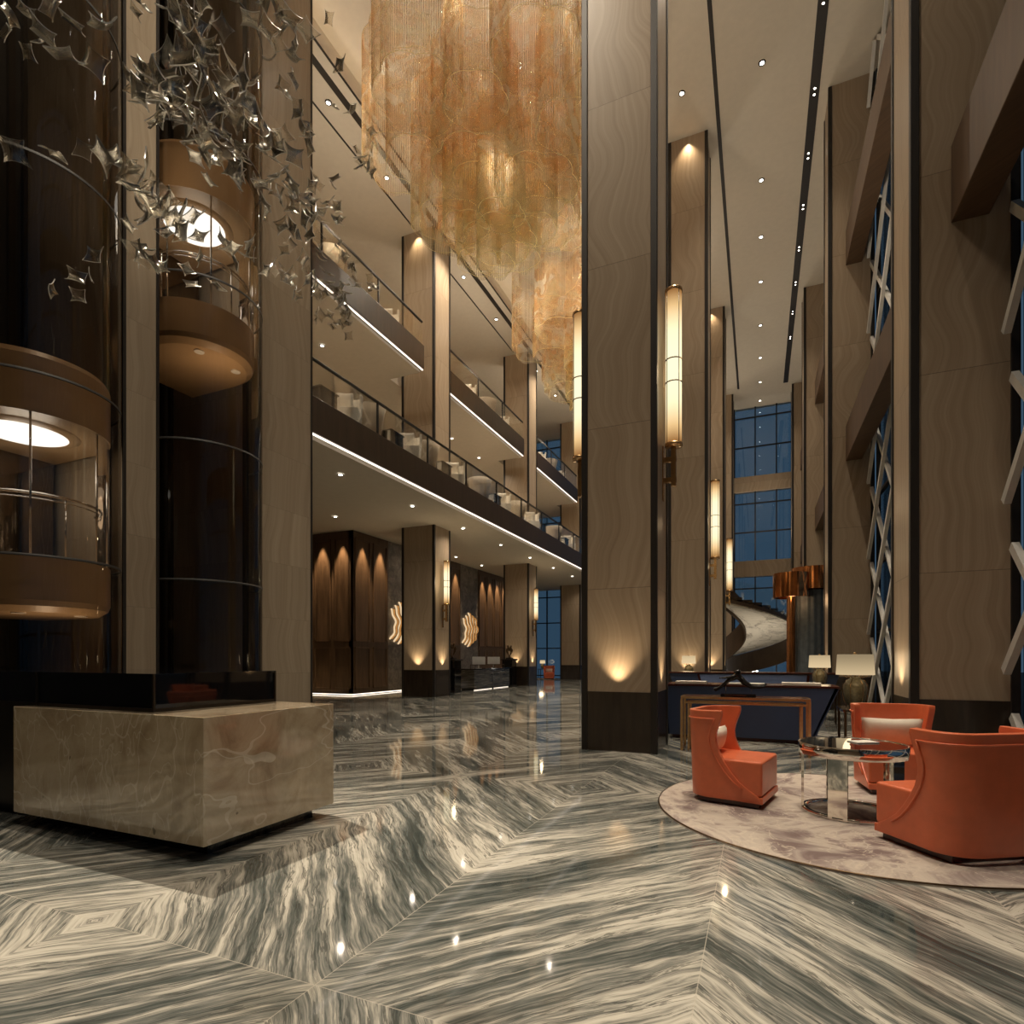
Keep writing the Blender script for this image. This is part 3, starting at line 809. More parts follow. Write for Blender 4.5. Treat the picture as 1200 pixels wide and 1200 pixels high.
def skin_obj(name, verts, edges, radii, mat, parent=None, sub=2):
    me = bpy.data.meshes.new(name); me.from_pydata(verts, edges, []); me.update()
    o = bpy.data.objects.new(name, me); COL.objects.link(o); me.materials.append(M[mat])
    if parent is not None: o.parent = parent
    o.modifiers.new('k', 'SKIN')
    sk = me.skin_vertices[0].data if me.skin_vertices else None
    if sk is None:
        me.attributes
    for i, rr in enumerate(radii): me.skin_vertices[0].data[i].radius = (rr, rr)
    me.skin_vertices[0].data[0].use_root = True
    q = o.modifiers.new('u', 'SUBSURF'); q.levels = q.render_levels = sub
    for p in me.polygons: p.use_smooth = True
    o.modifiers['k'].use_smooth_shade = True
    return o
r = thing('figure_sculpture', 'black bronze sculpture of a stretched leaping figure on the console table', 'sculpture', (-.27, 8.82, .792))
r.scale = (.76, 1, 1)
MB().box(-.31, .31, -.09, .09, 0, .035).build('plinth', 'black_gloss', r, bevel=.004)
for x in (-.22, .23): MB().tube([(x, 0, .03), (x, 0, .17)], .004, 6).build('support_rod', 'chrome', r)
sv = [(0, 0, .30), (.06, 0, .25), (.12, .02, .20), (.22, .03, .155), (.36, .03, .15), (.46, .04, .17), (.50, .05, .19),     # pelvis, legs
      (-.08, 0, .275), (-.17, 0, .235), (-.25, 0, .175), (-.33, 0, .125), (-.40, 0, .095), (-.44, 0, .09),
      (.10, -.04, .21), (.24, -.05, .14), (.40, -.04, .145), (.48, -.03, .16),
      (.0, .02, .345), (.05, .02, .375), (-.14, -.03, .28), (-.24, -.04, .27), (-.34, -.05, .265), (-.08, .04, .36)]
se = [(0, 1), (1, 2), (2, 3), (3, 4), (4, 5), (5, 6), (0, 7), (7, 8), (8, 9), (9, 10), (10, 11), (11, 12), (1, 13), (13, 14), (14, 15), (15, 16), (0, 17), (17, 18), (7, 19), (19, 20), (20, 21), (17, 22)]
sr = [.055, .05, .042, .034, .026, .02, .014, .045, .035, .028, .024, .03, .02, .04, .032, .022, .015, .032, .036, .02, .016, .01, .016]
skin_obj('figure', sv, se, sr, 'bronze_figure', r)

def lamp(x, y, z, h, w, label, dark=True):
    r = thing('table_lamp', label, 'table lamp', (x, y, z))
    k = h
    MB().lathe([(.0001, .04 * k), (.11 * k, .04 * k), (.13 * k, .07 * k), (.165 * k, .18 * k), (.185 * k, .32 * k), (.18 * k, .42 * k), (.13 * k, .50 * k), (.08 * k, .53 * k), (.08 * k, .56 * k), (.0001, .56 * k)], n=28).build('vase_base', 'ceramic', r)
    MB().tube([(0, 0, .49 * k), (0, 0, .99 * k)], .012 * k, 8).build('stem', 'gold', r)
    wires = MB()
    for i in range(6):
        t = 2 * PI * i / 6
        wires.tube([((rr) * k * math.cos(t), rr * k * math.sin(t), zz * k) for rr, zz in ((.15, .0), (.14, .06), (.178, .18), (.197, .32), (.192, .42), (.14, .50), (.10, .54), (.17, .57), (.19, .60))], .006 * k, 6)
    wires.build('wire_cage', 'gold', r)
    s = MB(); s.lathe([(w / 2, .60 * k), (w / 2 * .93, .955 * k)], n=32)
    o = s.build('lamp_shade', 'lamp_shade', r); q = o.modifiers.new('s', 'SOLIDIFY'); q.thickness = .004
    MB().lathe([(.0001, .955 * k), (w / 2 * .93, .955 * k), (w / 2 * .93, .96 * k), (.0001, .96 * k)], n=32).build('shade_top', 'lamp_shade', r)
    MB().lathe([(.0001, .96 * k), (.03 * k, .965 * k), (.025 * k, .99 * k), (.0001, 1.0 * k)], n=12).build('finial', 'gold', r)
    light('POINT', (x + .0, y - w * .7, z + .78 * h), 4, (1, .75, .45), shadow_soft_size=w * .4)
def side_table(x, y, z, a, b, label):
    r = thing('side_table', label, 'side table', (x, y, 0))
    MB().box(-a, a, -b, b, z - .04, z).build('table_top', 'mirror_panel', r, bevel=.004)
    for sx in (-1, 1):
        for sy in (-1, 1): MB().box(sx * (a - .04) - .018, sx * (a - .04) + .018, sy * (b - .04) - .018, sy * (b - .04) + .018, 0, z - .04).build('leg', 'aged_bronze', r)
side_table(1.66, 10.4, .56, .48, .42, 'dark side table under the largest table lamp')
lamp(1.38, 10.25, .561, .88, .53, 'largest lit table lamp, cream shade on a wired vase, beside the navy desk')
side_table(1.18, 13.0, .74, .3, .3, 'side table carrying the middle-sized lamp behind the right end of the navy desk')
lamp(1.13, 13.0, .741, .69, .40, 'middle-sized lit table lamp just above the right end of the navy desk')
side_table(-1.72, 15.9, .85, .28, .28, 'side table carrying the small lamp at the foot of the second column')
lamp(-1.72, 15.9, .851, .58, .37, 'small lit table lamp at the left end of the desks')

# ------------------------------------------------------------------ reception (far left)
r = thing('reception_desk', 'long dark marble reception desk between the two balcony-side columns', 'reception desk', (-11.05, 22.6, 0))
MB().box(-.35, .35, -1.8, -.03, .08, .86).build('desk_body', 'desk_stone', r); MB().box(-.35, .35, .03, 1.8, .08, .86).build('desk_body', 'desk_stone', r)
MB().box(-.30, .30, -1.7, 1.7, 0, .08).build('plinth', 'black_metal', r)
MB().box(.30, .31, -1.75, 1.75, .01, .025).build('floor_light', 'strip', r)
MB().box(-.37, .37, -1.82, 1.82, .86, .90).build('counter_top', 'black_gloss', r, bevel=.004)
MB().box(-.30, .36, -.03, .03, .0, .86).build('divider', 'black_metal', r)
MB().box(.10, .12, -1.7, 1.7, 1.04, 1.07).build('gallery_rail', 'aged_bronze', r)
for y in (-1.68, -.6, .6, 1.68): MB().box(.10, .12, y - .01, y + .01, .90, 1.04).build('rail_post', 'aged_bronze', r)
for k, y in enumerate((21.9, 23.4)):
    r = thing('computer_monitor', 'silver-backed monitor on the reception desk, %s' % ('nearer one' if k == 0 else 'farther one'), 'monitor', (-11.05, y, .901), -.95)
    MB().box(-.10, .10, -.12, .12, 0, .012).build('stand_foot', 'screen_back', r)
    MB().bar((-.02, 0, .01), (.02, 0, .26), .06, .02).build('stand_neck', 'screen_back', r)
    MB().box(.0, .03, -.28, .28, .17, .50).build('screen', 'screen_back', r, bevel=.006)
for k, y in enumerate((19.4, 24.95)):
    w = 'left' if k == 0 else 'right'
    r = thing('pedestal', 'black square pedestal at the %s end of the reception desk' % w, 'pedestal', (-10.95, y, 0))
    MB().box(-.28, .28, -.28, .28, 0, .06).build('foot', 'black_metal', r)
    MB().box(-.26, .26, -.26, .26, .06, 1.24).build('body', 'black_gloss', r, bevel=.004)
    MB().box(-.30, .30, -.30, .30, 1.24, 1.30).build('cap', 'black_metal', r)
    s = thing('abstract_sculpture', 'dark bronze looping sculpture on the %s pedestal' % w, 'sculpture', (-10.95, y, 1.301))
    MB().box(-.13, .13, -.13, .13, 0, .06).build('base', 'black_metal', s)
    n = 28; m = MB()
    m.tube([(.05 * math.sin(4 * PI * i / n), .20 * math.cos(2 * PI * i / n), .29 + .22 * math.sin(2 * PI * i / n)) for i in range(n)], [.045 + .02 * math.sin(6 * PI * i / n) for i in range(n)], 10, True)
    m.build('outer_loop', 'aged_bronze', s)
    m = MB(); m.tube([(.08 * math.cos(2 * PI * i / 20), .10 * math.sin(2 * PI * i / 20), .52 + .11 * math.sin(4 * PI * i / 20)) for i in range(20)], .035, 8, True)
    m.build('top_loop', 'aged_bronze', s)
# wall emblems: nested wavy glowing bands
for k, yc in enumerate((19.4, 25.35)):
    r = thing('wall_emblem', 'glowing wavy-line emblem on grey stone, %s' % ('half hidden behind the left column' if k == 0 else 'above the reception desk'), 'emblem', (-13.3, yc, 2.75))
    for j in range(5):
        hz = .60 + .12 * (2 - abs(j - 2)); pts = []
        for i in range(41):
            f = -1 + 2 * i / 40
            pts.append((.04, -.62 + .27 * j + .34 * math.cos(f * 1.5) - .2 + .05 * math.sin(f * 8 + j * .5), .10 * (j - 2) * .3 + hz * f))
        m = MB()
        for i in range(40): m.bar(pts[i], pts[i + 1], .05, .05, (1, 0, 0))
        m.build('glowing_band', 'emblem_glow', r)
        m = MB()
        for i in range(40): m.bar((.08, pts[i][1] + .085, pts[i][2]), (.08, pts[i + 1][1] + .085, pts[i + 1][2]), .03, .13, (1, 0, 0))
        m.build('gold_edge', 'gold', r)
# far seat + rug + lamp
AF = dup(A1, (-12.25, 34.2, .012), face(.35, -1), 'small distant orange armchair in front of the far left window')
q = cushion(.45, .24, .12, 'cream_fabric', 'cream cushion on the distant orange armchair'); put_cushion(q, (-12.25, 34.2, 0), face(.35, -1), 0, -.15, .55)
o = MB().disc(1.15, (0, 0, 0), 48, .01).build('rug', 'rug', None, loc=(-12.75, 34.35, .001)); tag(o, 'pale rug under the distant orange armchair', 'rug')
side_table(-13.3, 35.85, .62, .25, .25, 'small side table by the far left window'); lamp(-13.3, 35.85, .621, .6, .36, 'distant small table lamp by the far left window')

# ------------------------------------------------------------------ balcony furniture
def tub_chair(label, group):
    r = thing('tub_chair', label, 'armchair', (0, 0, -50), 0, group)
    m = MB(); m.lathe([(.30, .10), (.33, .35), (.38, .62), (.43, .86)], n=26, a0=-.15 * PI, a1=1.15 * PI)
    o = m.build('backrest', 'tub_fabric', r); q = o.modifiers.new('s', 'SOLIDIFY'); q.thickness = .07
    for v in o.data.vertices:
        pass
    MB().lathe([(.0001, .10), (.29, .10), (.31, .14), (.31, .38), (.28, .42), (.0001, .42)], n=26).build('seat', 'tub_fabric', r)
    MB().lathe([(.0001, 0), (.22, 0), (.22, .10), (.0001, .10)], n=20).build('base', 'black_metal', r)
    return r
def white_chair():
    r = build_armchair('white_fabric', 'white winged lounge chair on the lower balcony'); r['group'] = 'white lounge chairs along the lower balcony railing'
    return r
TB = tub_chair('beige tub chair seen from behind on the lower balcony', 'beige tub chairs along the lower balcony railing')
WC = white_chair()
pil = cushion(.42, .42, .15, 'white_fabric', 'white pillow on a lounge chair of the lower balcony', 'pillow', 'pillows on the lower balcony chairs')
def put_white(x, y, z, rz, f, lab=None, grp=None, plab=None, pgrp=None):
    o = WC if f else dup(WC, None, None, lab, grp); o.location = (x, y, z); o.rotation_euler = (0, 0, rz)
    p = pil if f else pil.copy()
    if not f:
        COL.objects.link(p)
        if plab: p['label'] = plab; p['group'] = pgrp
    put_cushion(p, (x, y, z), rz, .05, -.08, .68, -.3)
for i, y in enumerate((10.8, 13.4, 16.0, 19.7, 22.75, 27.9)): put_white(-8.95, y, 6.75, face(.55, -1), i == 0)
for i, y in enumerate((11.7, 14.35, 17.9, 21.2, 25.8)):
    if i == 0: TB.location = (-9.0, y, 6.75); TB.rotation_euler = (0, 0, PI)
    else: dup(TB, (-9.0, y, 6.75), PI)
for y in (9.95, 12.55, 15.15, 18.85, 23.7, 27.0):
    o = MB().box(-.3, .3, -.3, .3, .50, .53).box(-.27, -.24, -.27, .27, 0, .5).box(.24, .27, -.27, .27, 0, .5).build('balcony_table', 'black_gloss', None, loc=(-9.0, y, 6.75))
    tag(o, 'small dark table between the chairs of the lower balcony', 'table', 'small tables along the lower balcony railing')
ul = 'white winged lounge chair on the upper balconies'; ug = 'white lounge chairs on the upper balconies'
for y in (15.2, 20.7, 24.1, 29.1, 32.5): put_white(-10.95, y, 11.73, face(.55, -1), False, ul, ug, 'white pillow on a lounge chair of the upper balconies', 'pillows on the upper balcony chairs')
for y in (12.5, 22.4, 30.6): dup(TB, (-10.9, y, 11.73), PI, 'beige tub chair on the upper balconies', 'beige tub chairs on the upper balconies')

# ------------------------------------------------------------------ spiral stair, copper drums at the far end of the aisle
r = thing('spiral_stair', 'curving staircase with pale soffit and dark wood sides at the aisle end', 'staircase', (-1.5, 30.9, 0))
def helix_grid(r0, r1, t0, t1, z0, z1, n=40, rz=0):
    vs = []; fs = []
    for i in range(n + 1):
        f = i / n; t = t0 + (t1 - t0) * f; z = z0 + (z1 - z0) * f
        vs += [(r0 * math.cos(t), r0 * math.sin(t), z), (r1 * math.cos(t), r1 * math.sin(t), z + rz)]
    for i in range(n): fs.append((2 * i, 2 * i + 1, 2 * i + 3, 2 * i + 2))
    return vs, fs
def helix_wall(rr, t0, t1, z0, z1, h, n=40, th=.08):
    vs = []; fs = []
    for i in range(n + 1):
        f = i / n; t = t0 + (t1 - t0) * f; z = z0 + (z1 - z0) * f
        for q in (rr - th / 2, rr + th / 2):
            vs += [(q * math.cos(t), q * math.sin(t), z), (q * math.cos(t), q * math.sin(t), z + h)]
    for i in range(n):
        a, b = 4 * i, 4 * i + 4
        fs += [(a, a + 1, b + 1, b), (a + 2, b + 2, b + 3, a + 3), (a + 1, a + 3, b + 3, b + 1), (a, b, b + 2, a + 2)]
    fs += [(0, 2, 3, 1), (4 * n, 4 * n + 1, 4 * n + 3, 4 * n + 2)]
    return vs, fs
T0, T1 = math.radians(-170), math.radians(178)
def zt(deg): return 2.68 - deg / 180 * 2.45
Zs, Ze = zt(-170), zt(178)
RO, RI = 3.1, .9
MB().add(*helix_grid(RI, RO, T0, T1, Zs, Ze, 60)).build('soffit', 'stair_paint', r, solid=.05)
MB().add(*helix_wall(RO - .02, math.radians(-5), math.radians(100), zt(-5) - 1.15, zt(100) - 1.15, 1.1, 50)).build('outer_wood_skirt', 'wood_fascia', r)
MB().add(*helix_wall(RI, T0, T1, Zs - .2, Ze - .2, 1.25, 60)).build('inner_balustrade', 'wood_fascia', r)
MB().add(*helix_wall(RO, T0, T1, Zs + .03, Ze + .03, .16, 60)).build('outer_string', 'wood_fascia', r)
MB().add(*helix_wall(RO - .05, T0, T1, Zs + .2, Ze + .2, .9, 60, .02)).build('glass_balustrade', 'rail_glass', r)
n = 40; m = MB()
for i in range(n):
    f = i / n; t = T0 + (T1 - T0) * f; t2 = T0 + (T1 - T0) * (i + 1) / n; z = Zs + (Ze - Zs) * f + .19
    m.prism([((RI + .05) * math.cos(t), (RI + .05) * math.sin(t)), ((RO - .08) * math.cos(t), (RO - .08) * math.sin(t)), ((RO - .08) * math.cos(t2), (RO - .08) * math.sin(t2)), ((RI + .05) * math.cos(t2), (RI + .05) * math.sin(t2))], z, z + .12)
m.build('treads', 'wood_fascia', r)

def ring_drum(mb, c, R, z0, z1, t=.05, n=40):
    mb.lathe([(R, z0), (R, z1), (R - t, z1), (R - t, z0), (R, z0)], c, 72, smooth=False)
r = thing('copper_canopy', 'copper drums on a copper column over a curtained glass cylinder near the window side', 'canopy', (1.0, 21.3, 0))
m = MB(); ring_drum(m, (0, -.25, 0), .56, 3.35, 4.15); m.build('front_drum', 'copper', r)
m = MB(); ring_drum(m, (.70, .2, 0), .72, 3.62, 4.35); m.build('rear_drum', 'copper', r)
MB().disc(.52, (0, -.25, 3.98), 40, .03).disc(.66, (.7, .2, 4.1), 40, .03).build('drum_ceiling', 'copper', r)
MB().lathe([(.16, 0), (.14, .3), (.13, 3.9), (.22, 4.0)], (.0, 0, 0), 24).build('column', 'copper', r)
for k in range(9):
    t = 2 * PI * k / 9
    MB().tube([(.38 * math.cos(t), -.25 + .38 * math.sin(t), 3.55 + .06 * (k % 3)), (.38 * math.cos(t), -.25 + .38 * math.sin(t), 3.98)], .035, 8).build('pendant_tube', 'copper', r)
m = MB(); n = 96
m.lathe([(1, 0.05), (1, 3.6)], (.62, .25, 0), n, sx=.5, sy=.5)
for i, v in enumerate(m.v):
    t = (i % n) / n * 2 * PI; k = 1 + .03 * math.sin(16 * t); m.v[i] = (.62 + (v[0] - .62) * k, .25 + (v[1] - .25) * k, v[2])
m.build('curtained_cylinder', 'curtain', r)
light('POINT', (1.0, 20.7, 3.2), 12, (1, .6, .3), shadow_soft_size=.2)
light('SPOT', (-.2, 28.6, .3), 260, (1, .90, .76), to=(.2, 31.5, 2.6), spot_size=2.4, spot_blend=1, shadow_soft_size=.2)  # added spot without a fixture, brightens the stair soffit from below

# ------------------------------------------------------------------ chandeliers
def chandelier(cx, cy, label, z_shift=0):
    r = thing('rod_chandelier', label, 'chandelier', (cx, cy, CZ + .84))
    T = -.03
    MB().lathe([(.0001, T), (2.9, T), (2.9, T + .03), (.0001, T + .03)], n=48, smooth=False).build('ceiling_plate', 'ceiling_paint', r)
    rnd = random.Random(3)
    specs = []      # x, y, radius, lobes, top, bottom
    for k in range(6):
        t = 2 * PI * k / 6 + .2
        specs.append((2.55 * math.cos(t), 2.45 * math.sin(t), .84, 6, -.3 - .25 * (k % 3), -3.3 - .3 * ((k * 5) % 3)))
        specs.append((2.05 * math.cos(t + .5), 2.0 * math.sin(t + .5), .62, 5, -2.2, -4.15 - .2 * ((k * 3) % 3)))
    for k in range(5):
        t = 2 * PI * k / 5 + .9
        specs.append((1.2 * math.cos(t), 1.2 * math.sin(t), .85, 6, -1.9 - .3 * (k % 2), -4.8 - .18 * (k % 3)))
        specs.append((.85 * math.cos(t + .5), .85 * math.sin(t + .5), .5, 5, -3.4, -5.5 - .15 * (k % 2)))
    specs += [(0, 0, 1.15, 8, -.2, -4.6), (0, 0, .8, 7, -3.0, -5.6), (-.1, 0, .42, 5, -3.8, -6.15)]
    for (x, y, R, lob, zt, zb) in specs:
        n = int(2 * PI * R / .043); m = MB(); w = .0068
        for i in range(n):
            t = 2 * PI * i / n; rr = R * (1 + .13 * abs(math.sin(lob * t / 2)))
            px, py = x + rr * math.cos(t), y + rr * math.sin(t)
            b = zb + .10 * math.sin(3 * t + x) ; a = zt + .05 * math.sin(2 * t)
            vs = []
            for zz in (a, b):
                for q in range(3):
                    an = q * 2.094; vs.append((px + 2 * w * math.cos(an), py + 2 * w * math.sin(an), zz))
            m.add(vs, [(0, 1, 4, 3), (1, 2, 5, 4), (2, 0, 3, 5), (5, 4, 3)])
        o = m.build('glass_rod_curtain', 'rods', r); o['kind'] = 'stuff'
        # gathering rings at the top and the bottom edge
        for zz in (zt, zb):
            ring = MB(); k = 72
            ring.tube([(x + R * (1 + .13 * abs(math.sin(lob * tt / 2))) * math.cos(tt), y + R * (1 + .13 * abs(math.sin(lob * tt / 2))) * math.sin(tt), zz) for tt in [2 * PI * i / k for i in range(k)]], .006, 4, True)
            ring.build('gathering_ring', 'ring_wire', r)
        m = MB()
        for q in range(3): 
            t = 2 * PI * q / 3; m.tube([(x + R * math.cos(t), y + R * math.sin(t), zt), (x + R * math.cos(t), y + R * math.sin(t), T)], .004, 4)
        m.build('hanging_wires', 'chrome', r)
    for (dx, dy, dz, e) in ((0, 0, -1.5, 60), (2.5, -1.0, -1.9, 28), (-2.5, -1.0, -1.9, 28), (0, -2.4, -2.1, 28), (0, 2.4, -1.9, 28), (0, 0, -4.0, 30)):
        light('POINT', (cx + dx, cy + dy, CZ + .84 + dz), e * (1 if cy < 15 else .55), (1, .95, .85), shadow_soft_size=.08)
    return r
chandelier(-5.75, 12.5, 'huge amber chandelier of hanging glass rods at the top of the picture')
chandelier(-5.75, 21.9, 'second amber rod chandelier farther back, partly behind the central column')

# ------------------------------------------------------------------ hanging crystal stars
def star_mesh(bend, seed):
    rnd = random.Random(seed); n = 6; R, rin = .5, .20
    # four-pointed concave star: outline per quadrant, radial grid to the centre
    out = []
    for q in range(4):
        a0 = q * PI / 2 + .785; L = R * (1.0 if q % 2 == 0 else .88)
        L2 = R * (1.0 if (q + 1) % 2 == 0 else .88)
        p0 = Vector((math.cos(a0) * L, math.sin(a0) * L)); p2 = Vector((math.cos(a0 + PI / 2) * L2, math.sin(a0 + PI / 2) * L2))
        c = Vector((math.cos(a0 + PI / 4), math.sin(a0 + PI / 4))) * rin * .9
        for i in range(n):
            t = i / n; out.append(p0 * (1 - t) ** 2 + c * 2 * t * (1 - t) + p2 * t * t)
    m = len(out); vs = [(0, 0, 0)]; fs = []
    for k in (.33, .66, 1.0): vs += [(p.x * k, p.y * k, 0) for p in out]
    for j in range(m):
        fs.append((0, 1 + j, 1 + (j + 1) % m))
        for k in (0, 1): a = 1 + k * m; fs.append((a + j, a + m + j, a + m + (j + 1) % m, a + (j + 1) % m))
    vs = [(x, y, bend * (x * x - .35 * y * y) + .12 * x * y) for x, y, z in vs]
    top = [(x, y, z + .032) for x, y, z in vs]; k = len(vs); fb = [tuple(i + k for i in reversed(f)) for f in fs]
    side = []; o = 1 + 2 * m
    for j in range(m): side.append((o + j, o + (j + 1) % m, k + o + (j + 1) % m, k + o + j))
    return MB().add(vs + top, fb + [tuple(f) for f in fs] + side, False), len(side)
protos = []
for i, b in enumerate((.9, 1.5, .6)):
    mb, ns = star_mesh(b, i); o = mb.build('crystal_star', 'crystal'); o.data.materials.append(M['crystal_edge_glint'])
    for p in list(o.data.polygons)[-ns:]: p.material_index = 1
    protos.append(o)
for p in protos: tag(p, 'small clear curved crystal star hanging in the swarm at the upper left', 'crystal ornament', 'hanging crystal stars in the swarm')
used = [False] * 3
rnd = random.Random(11)
def put_star(px, py, size_px, size_m=None, loose=False):
    size_px *= 1.12; size = size_m or rnd.uniform(.14, .20)
    d = 666.67 * size / size_px
    loc = world(px, py, d); i = rnd.randrange(3)
    if loc.x < -7.35: 
        k = 7.35 / -loc.x; loc = Vector((loc.x * k, loc.y * k, H + (loc.z - H) * k)); size *= k
    if used[i]: o = protos[i].copy(); COL.objects.link(o)
    else: o = protos[i]; used[i] = True
    o.location = loc; o.scale = (size, size, size)
    o.rotation_euler = (rnd.gauss(.9, .6), rnd.gauss(.2, .6), rnd.uniform(0, 6.28))
    if loose:
        o['label'] = 'clear curved crystal star hanging apart at the left of the swarm'; o['group'] = 'loose crystal stars at the upper left'
    return o
for px, py, s in ((12, 18, 30), (30, 12, 26), (50, 38, 36), (62, 10, 34), (84, 28, 34), (122, 30, 40), (52, 48, 26), (76, 68, 42), (110, 72, 36), (16, 176, 36), (63, 177, 26), (98, 175, 27),
                  (60, 338, 24), (90, 326, 27), (92, 347, 22), (112, 300, 26), (105, 322, 20), (134, 188, 34), (8, 40, 24), (30, 60, 22), (165, 5, 24), (158, 14, 20)):
    put_star(px, py, s, .17, True)
def lerp_path(path, f):
    f *= len(path) - 1; i = min(int(f), len(path) - 2); t = f - i
    return [a + (b - a) * t for a, b in zip(path[i], path[i + 1])]
streams = [([(225, 5, 34), (240, 60, 34), (290, 130, 30), (340, 220, 24), (385, 310, 18), (402, 385, 13)], 90, 20),
           ([(165, 85, 34), (190, 120, 32), (240, 150, 28), (300, 230, 24), (350, 300, 19), (398, 360, 13)], 62, 20),
           ([(145, 190, 34), (170, 230, 30), (210, 260, 26), (270, 285, 22), (330, 320, 17), (395, 388, 12)], 45, 16),
           ([(280, 5, 30), (335, 30, 26), (340, 120, 22), (360, 200, 19), (390, 260, 16)], 30, 22),
           ([(355, 10, 22), (400, 60, 19), (425, 180, 15), (430, 190, 14)], 14, 22),
           ([(150, 250, 28), (155, 290, 26), (215, 325, 22), (250, 320, 20)], 12, 16),
           ([(385, 200, 16), (400, 290, 13), (420, 330, 12), (440, 340, 11)], 24, 14),
           ([(190, 60, 32), (250, 110, 28), (260, 200, 26)], 20, 24)]
for path, cnt, spread in streams:
    for i in range(cnt):
        x, y, s = lerp_path(path, rnd.random())
        k = spread * s / 26
        put_star(x + rnd.gauss(0, k * .6), y + rnd.gauss(0, k * .6), s * rnd.uniform(.8, 1.2))

# ------------------------------------------------------------------ lights
W = (1, .86, .68)
# high aisle lamps
for y in AI[:10]:
    light('SPOT', (.08, y, CZ - .03), 1050, W, spot_size=1.55, spot_blend=1, shadow_soft_size=.06)
light('SPOT', (.6, 3.2, CZ - .05), 1650, W, to=(.4, 3.2, 0), spot_size=.98, spot_blend=.9, shadow_soft_size=.05)
light('SPOT', (.9, 5.2, CZ - .05), 1900, W, to=(.8, 5.6, 0), spot_size=.42, spot_blend=.7, shadow_soft_size=.12)
# key lamp high on the narrow lift pier, the one that throws the counter's shadow forward
light('SPOT', (-7.75, 5.6, 8.6), 5200, W, to=(-2.9, 2.1, 0), spot_size=.75, spot_blend=.8, shadow_soft_size=.05)
light('SPOT', (-2.8, 1.5, CZ - .05), 1150, W, to=(-3.2, 2.2, 0), spot_size=1.1, spot_blend=1, shadow_soft_size=.05)
# added fill spots over the atrium, in and between the coffers, no fixtures
for y, z, sp, e in ((4.2, CZ + .8, 2.1, 1050), (17.35, CZ - .03, 2.1, 1500), (26.7, CZ - .03, 2.1, 1400)):
    for x in ((-5.6, -4.6, -3.6) if y < 5 else (-9.0, -6.5, -4.2)):
        light('SPOT', (x, y, z), e, W, spot_size=sp, spot_blend=1, shadow_soft_size=.04)
# added fill uplights hanging unseen in mid-air, they brighten ceiling and upper walls
for k, y in enumerate(GY[:4]):
    light('SPOT', (.15, y + (4.9 if k < 3 else 1.2), 7.0), 330, W, to=(.15, y + (4.9 if k < 3 else 1.2), CZ), spot_size=2.5, spot_blend=1, shadow_soft_size=.25)
    light('SPOT', (-3.9, y + (4.9 if k < 3 else 1.2), 7.0), 380, W, to=(-4.3, y + (4.9 if k < 3 else 1.2), CZ), spot_size=2.5, spot_blend=1, shadow_soft_size=.25)
for y in (12, 20, 28):
    light('SPOT', (-9.9, y, 12.2), 260, W, to=(-11.2, y, CZ), spot_size=2.5, spot_blend=1, shadow_soft_size=.3)
light('SPOT', (.2, 3.6, 7.0), 380, W, to=(.2, 3.8, CZ), spot_size=2.5, spot_blend=1, shadow_soft_size=.3)
light('SPOT', (-6.4, 3.4, 6.0), 380, W, to=(-7.0, 7.0, CZ), spot_size=2.2, spot_blend=1, shadow_soft_size=.3)
# soffit lamps under the lower balcony
for y in (11.3, 14.5, 17.7, 20.9, 24.1, 27.3, 30.5, 33.5):
    light('SPOT', (-9.55, y, 5.90), 190, W, spot_size=2.6, spot_blend=1, shadow_soft_size=.05)
for y in (12, 19.9, 22.6, 29.0):
    light('SPOT', (-12.55, y, 5.90), 110, W, spot_size=2.6, spot_blend=1, shadow_soft_size=.05)
for y in (10.5, 13.6, 21.6, 24.2, 28.4, 31.2):
    light('SPOT', (-12.0, y, 10.85), 260, W, spot_size=2.6, spot_blend=1, shadow_soft_size=.05)
for y in (12.0, 14.6, 19.6, 22.6, 27.5, 30.5):
    light('SPOT', (-10.9, y, CZ - .05), 420, W, spot_size=2.4, spot_blend=1, shadow_soft_size=.05)
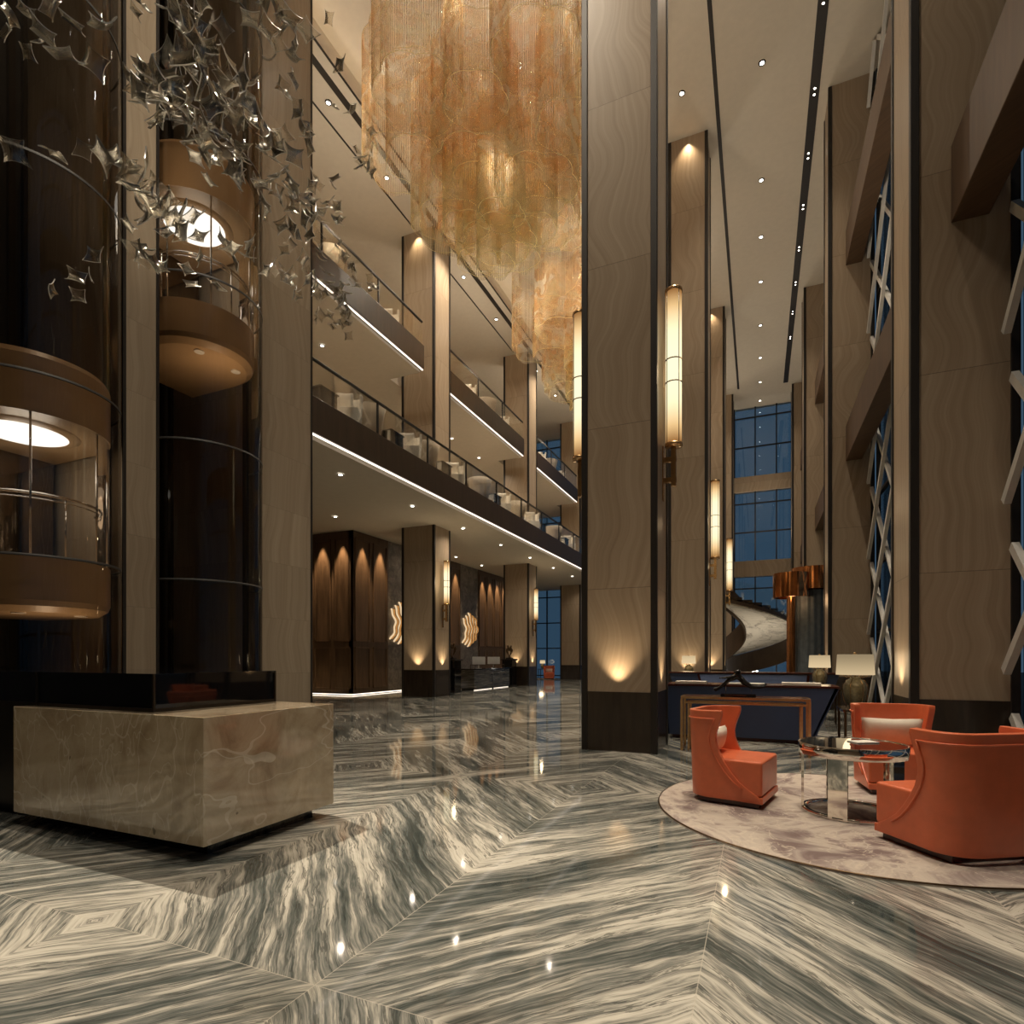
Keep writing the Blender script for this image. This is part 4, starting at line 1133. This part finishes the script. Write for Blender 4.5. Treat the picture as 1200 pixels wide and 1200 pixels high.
# light grazing up and down the column faces
def graze(x, y, nx, ny, z=.88, e=30, up=True, top=5):
    p = (x + nx * .14, y + ny * .14, z)
    light('SPOT', p, e, (1, .76, .48), to=(x + nx * .0, y + ny * .0, z + (1.0 if up else -1.0)), spot_size=1.5, spot_blend=1, shadow_soft_size=.03)
for k, y in enumerate(GY[:3]):
    graze(-1.85, y, 0, -1, e=60); graze(-1.303, y + .53, 1, 0, e=42)
    graze(1.66, y + .55, -1, 0, e=45)
graze(-10.87, GY[1], 0, -1, .97, 60); graze(-10.2, GY[1] + .56, 1, 0, .97, 60)
graze(-10.87, GY[2], 0, -1, .97, 50); graze(-10.2, GY[2] + .56, 1, 0, .97, 60)
graze(-10.87, GY[1], 0, -1, CZ - .1, 90, False); graze(-1.85, GY[1], 0, -1, CZ - .1, 90, False); graze(-1.85, GY[2], 0, -1, CZ - .1, 70, False)
# desk
light('SPOT', (-.3, 8.0, CZ - .05), 1800, W, to=(-.2, 9.3, 0), spot_size=.4, spot_blend=.8, shadow_soft_size=.1)

# world: deep blue evening
w = bpy.data.worlds.new('evening'); C.world = w; w.use_nodes = True
bg = w.node_tree.nodes['Background']; bg.inputs[0].default_value = (.042, .080, .122, 1); bg.inputs[1].default_value = 1.0

# ------------------------------------------------------------------ camera and render settings
cd = bpy.data.cameras.new('camera'); cam = bpy.data.objects.new('camera', cd); COL.objects.link(cam)
cam.location = (0, 0, H); cam.rotation_euler = (PI / 2, 0, YAW)
cd.sensor_fit = 'HORIZONTAL'; cd.sensor_width = 36; cd.lens = 20.0; cd.shift_y = .1425; cd.clip_start = .05; cd.clip_end = 300
C.camera = cam
vs = C.view_settings; C.display_settings.display_device = 'sRGB'
vs.view_transform = 'Standard'; vs.look = 'None'; vs.gamma = 1; vs.exposure = -.08; vs.use_curve_mapping = False
cy = C.cycles
cy.use_denoising = True
try: cy.denoiser = 'OPENIMAGEDENOISE'; cy.denoising_input_passes = 'RGB_ALBEDO_NORMAL'
except Exception: pass
cy.max_bounces = 8; cy.diffuse_bounces = 4; cy.glossy_bounces = 4; cy.transmission_bounces = 4; cy.transparent_max_bounces = 32
cy.sample_clamp_indirect = 4; cy.sample_clamp_direct = 0; cy.caustics_reflective = False; cy.caustics_refractive = False
cy.use_adaptive_sampling = False
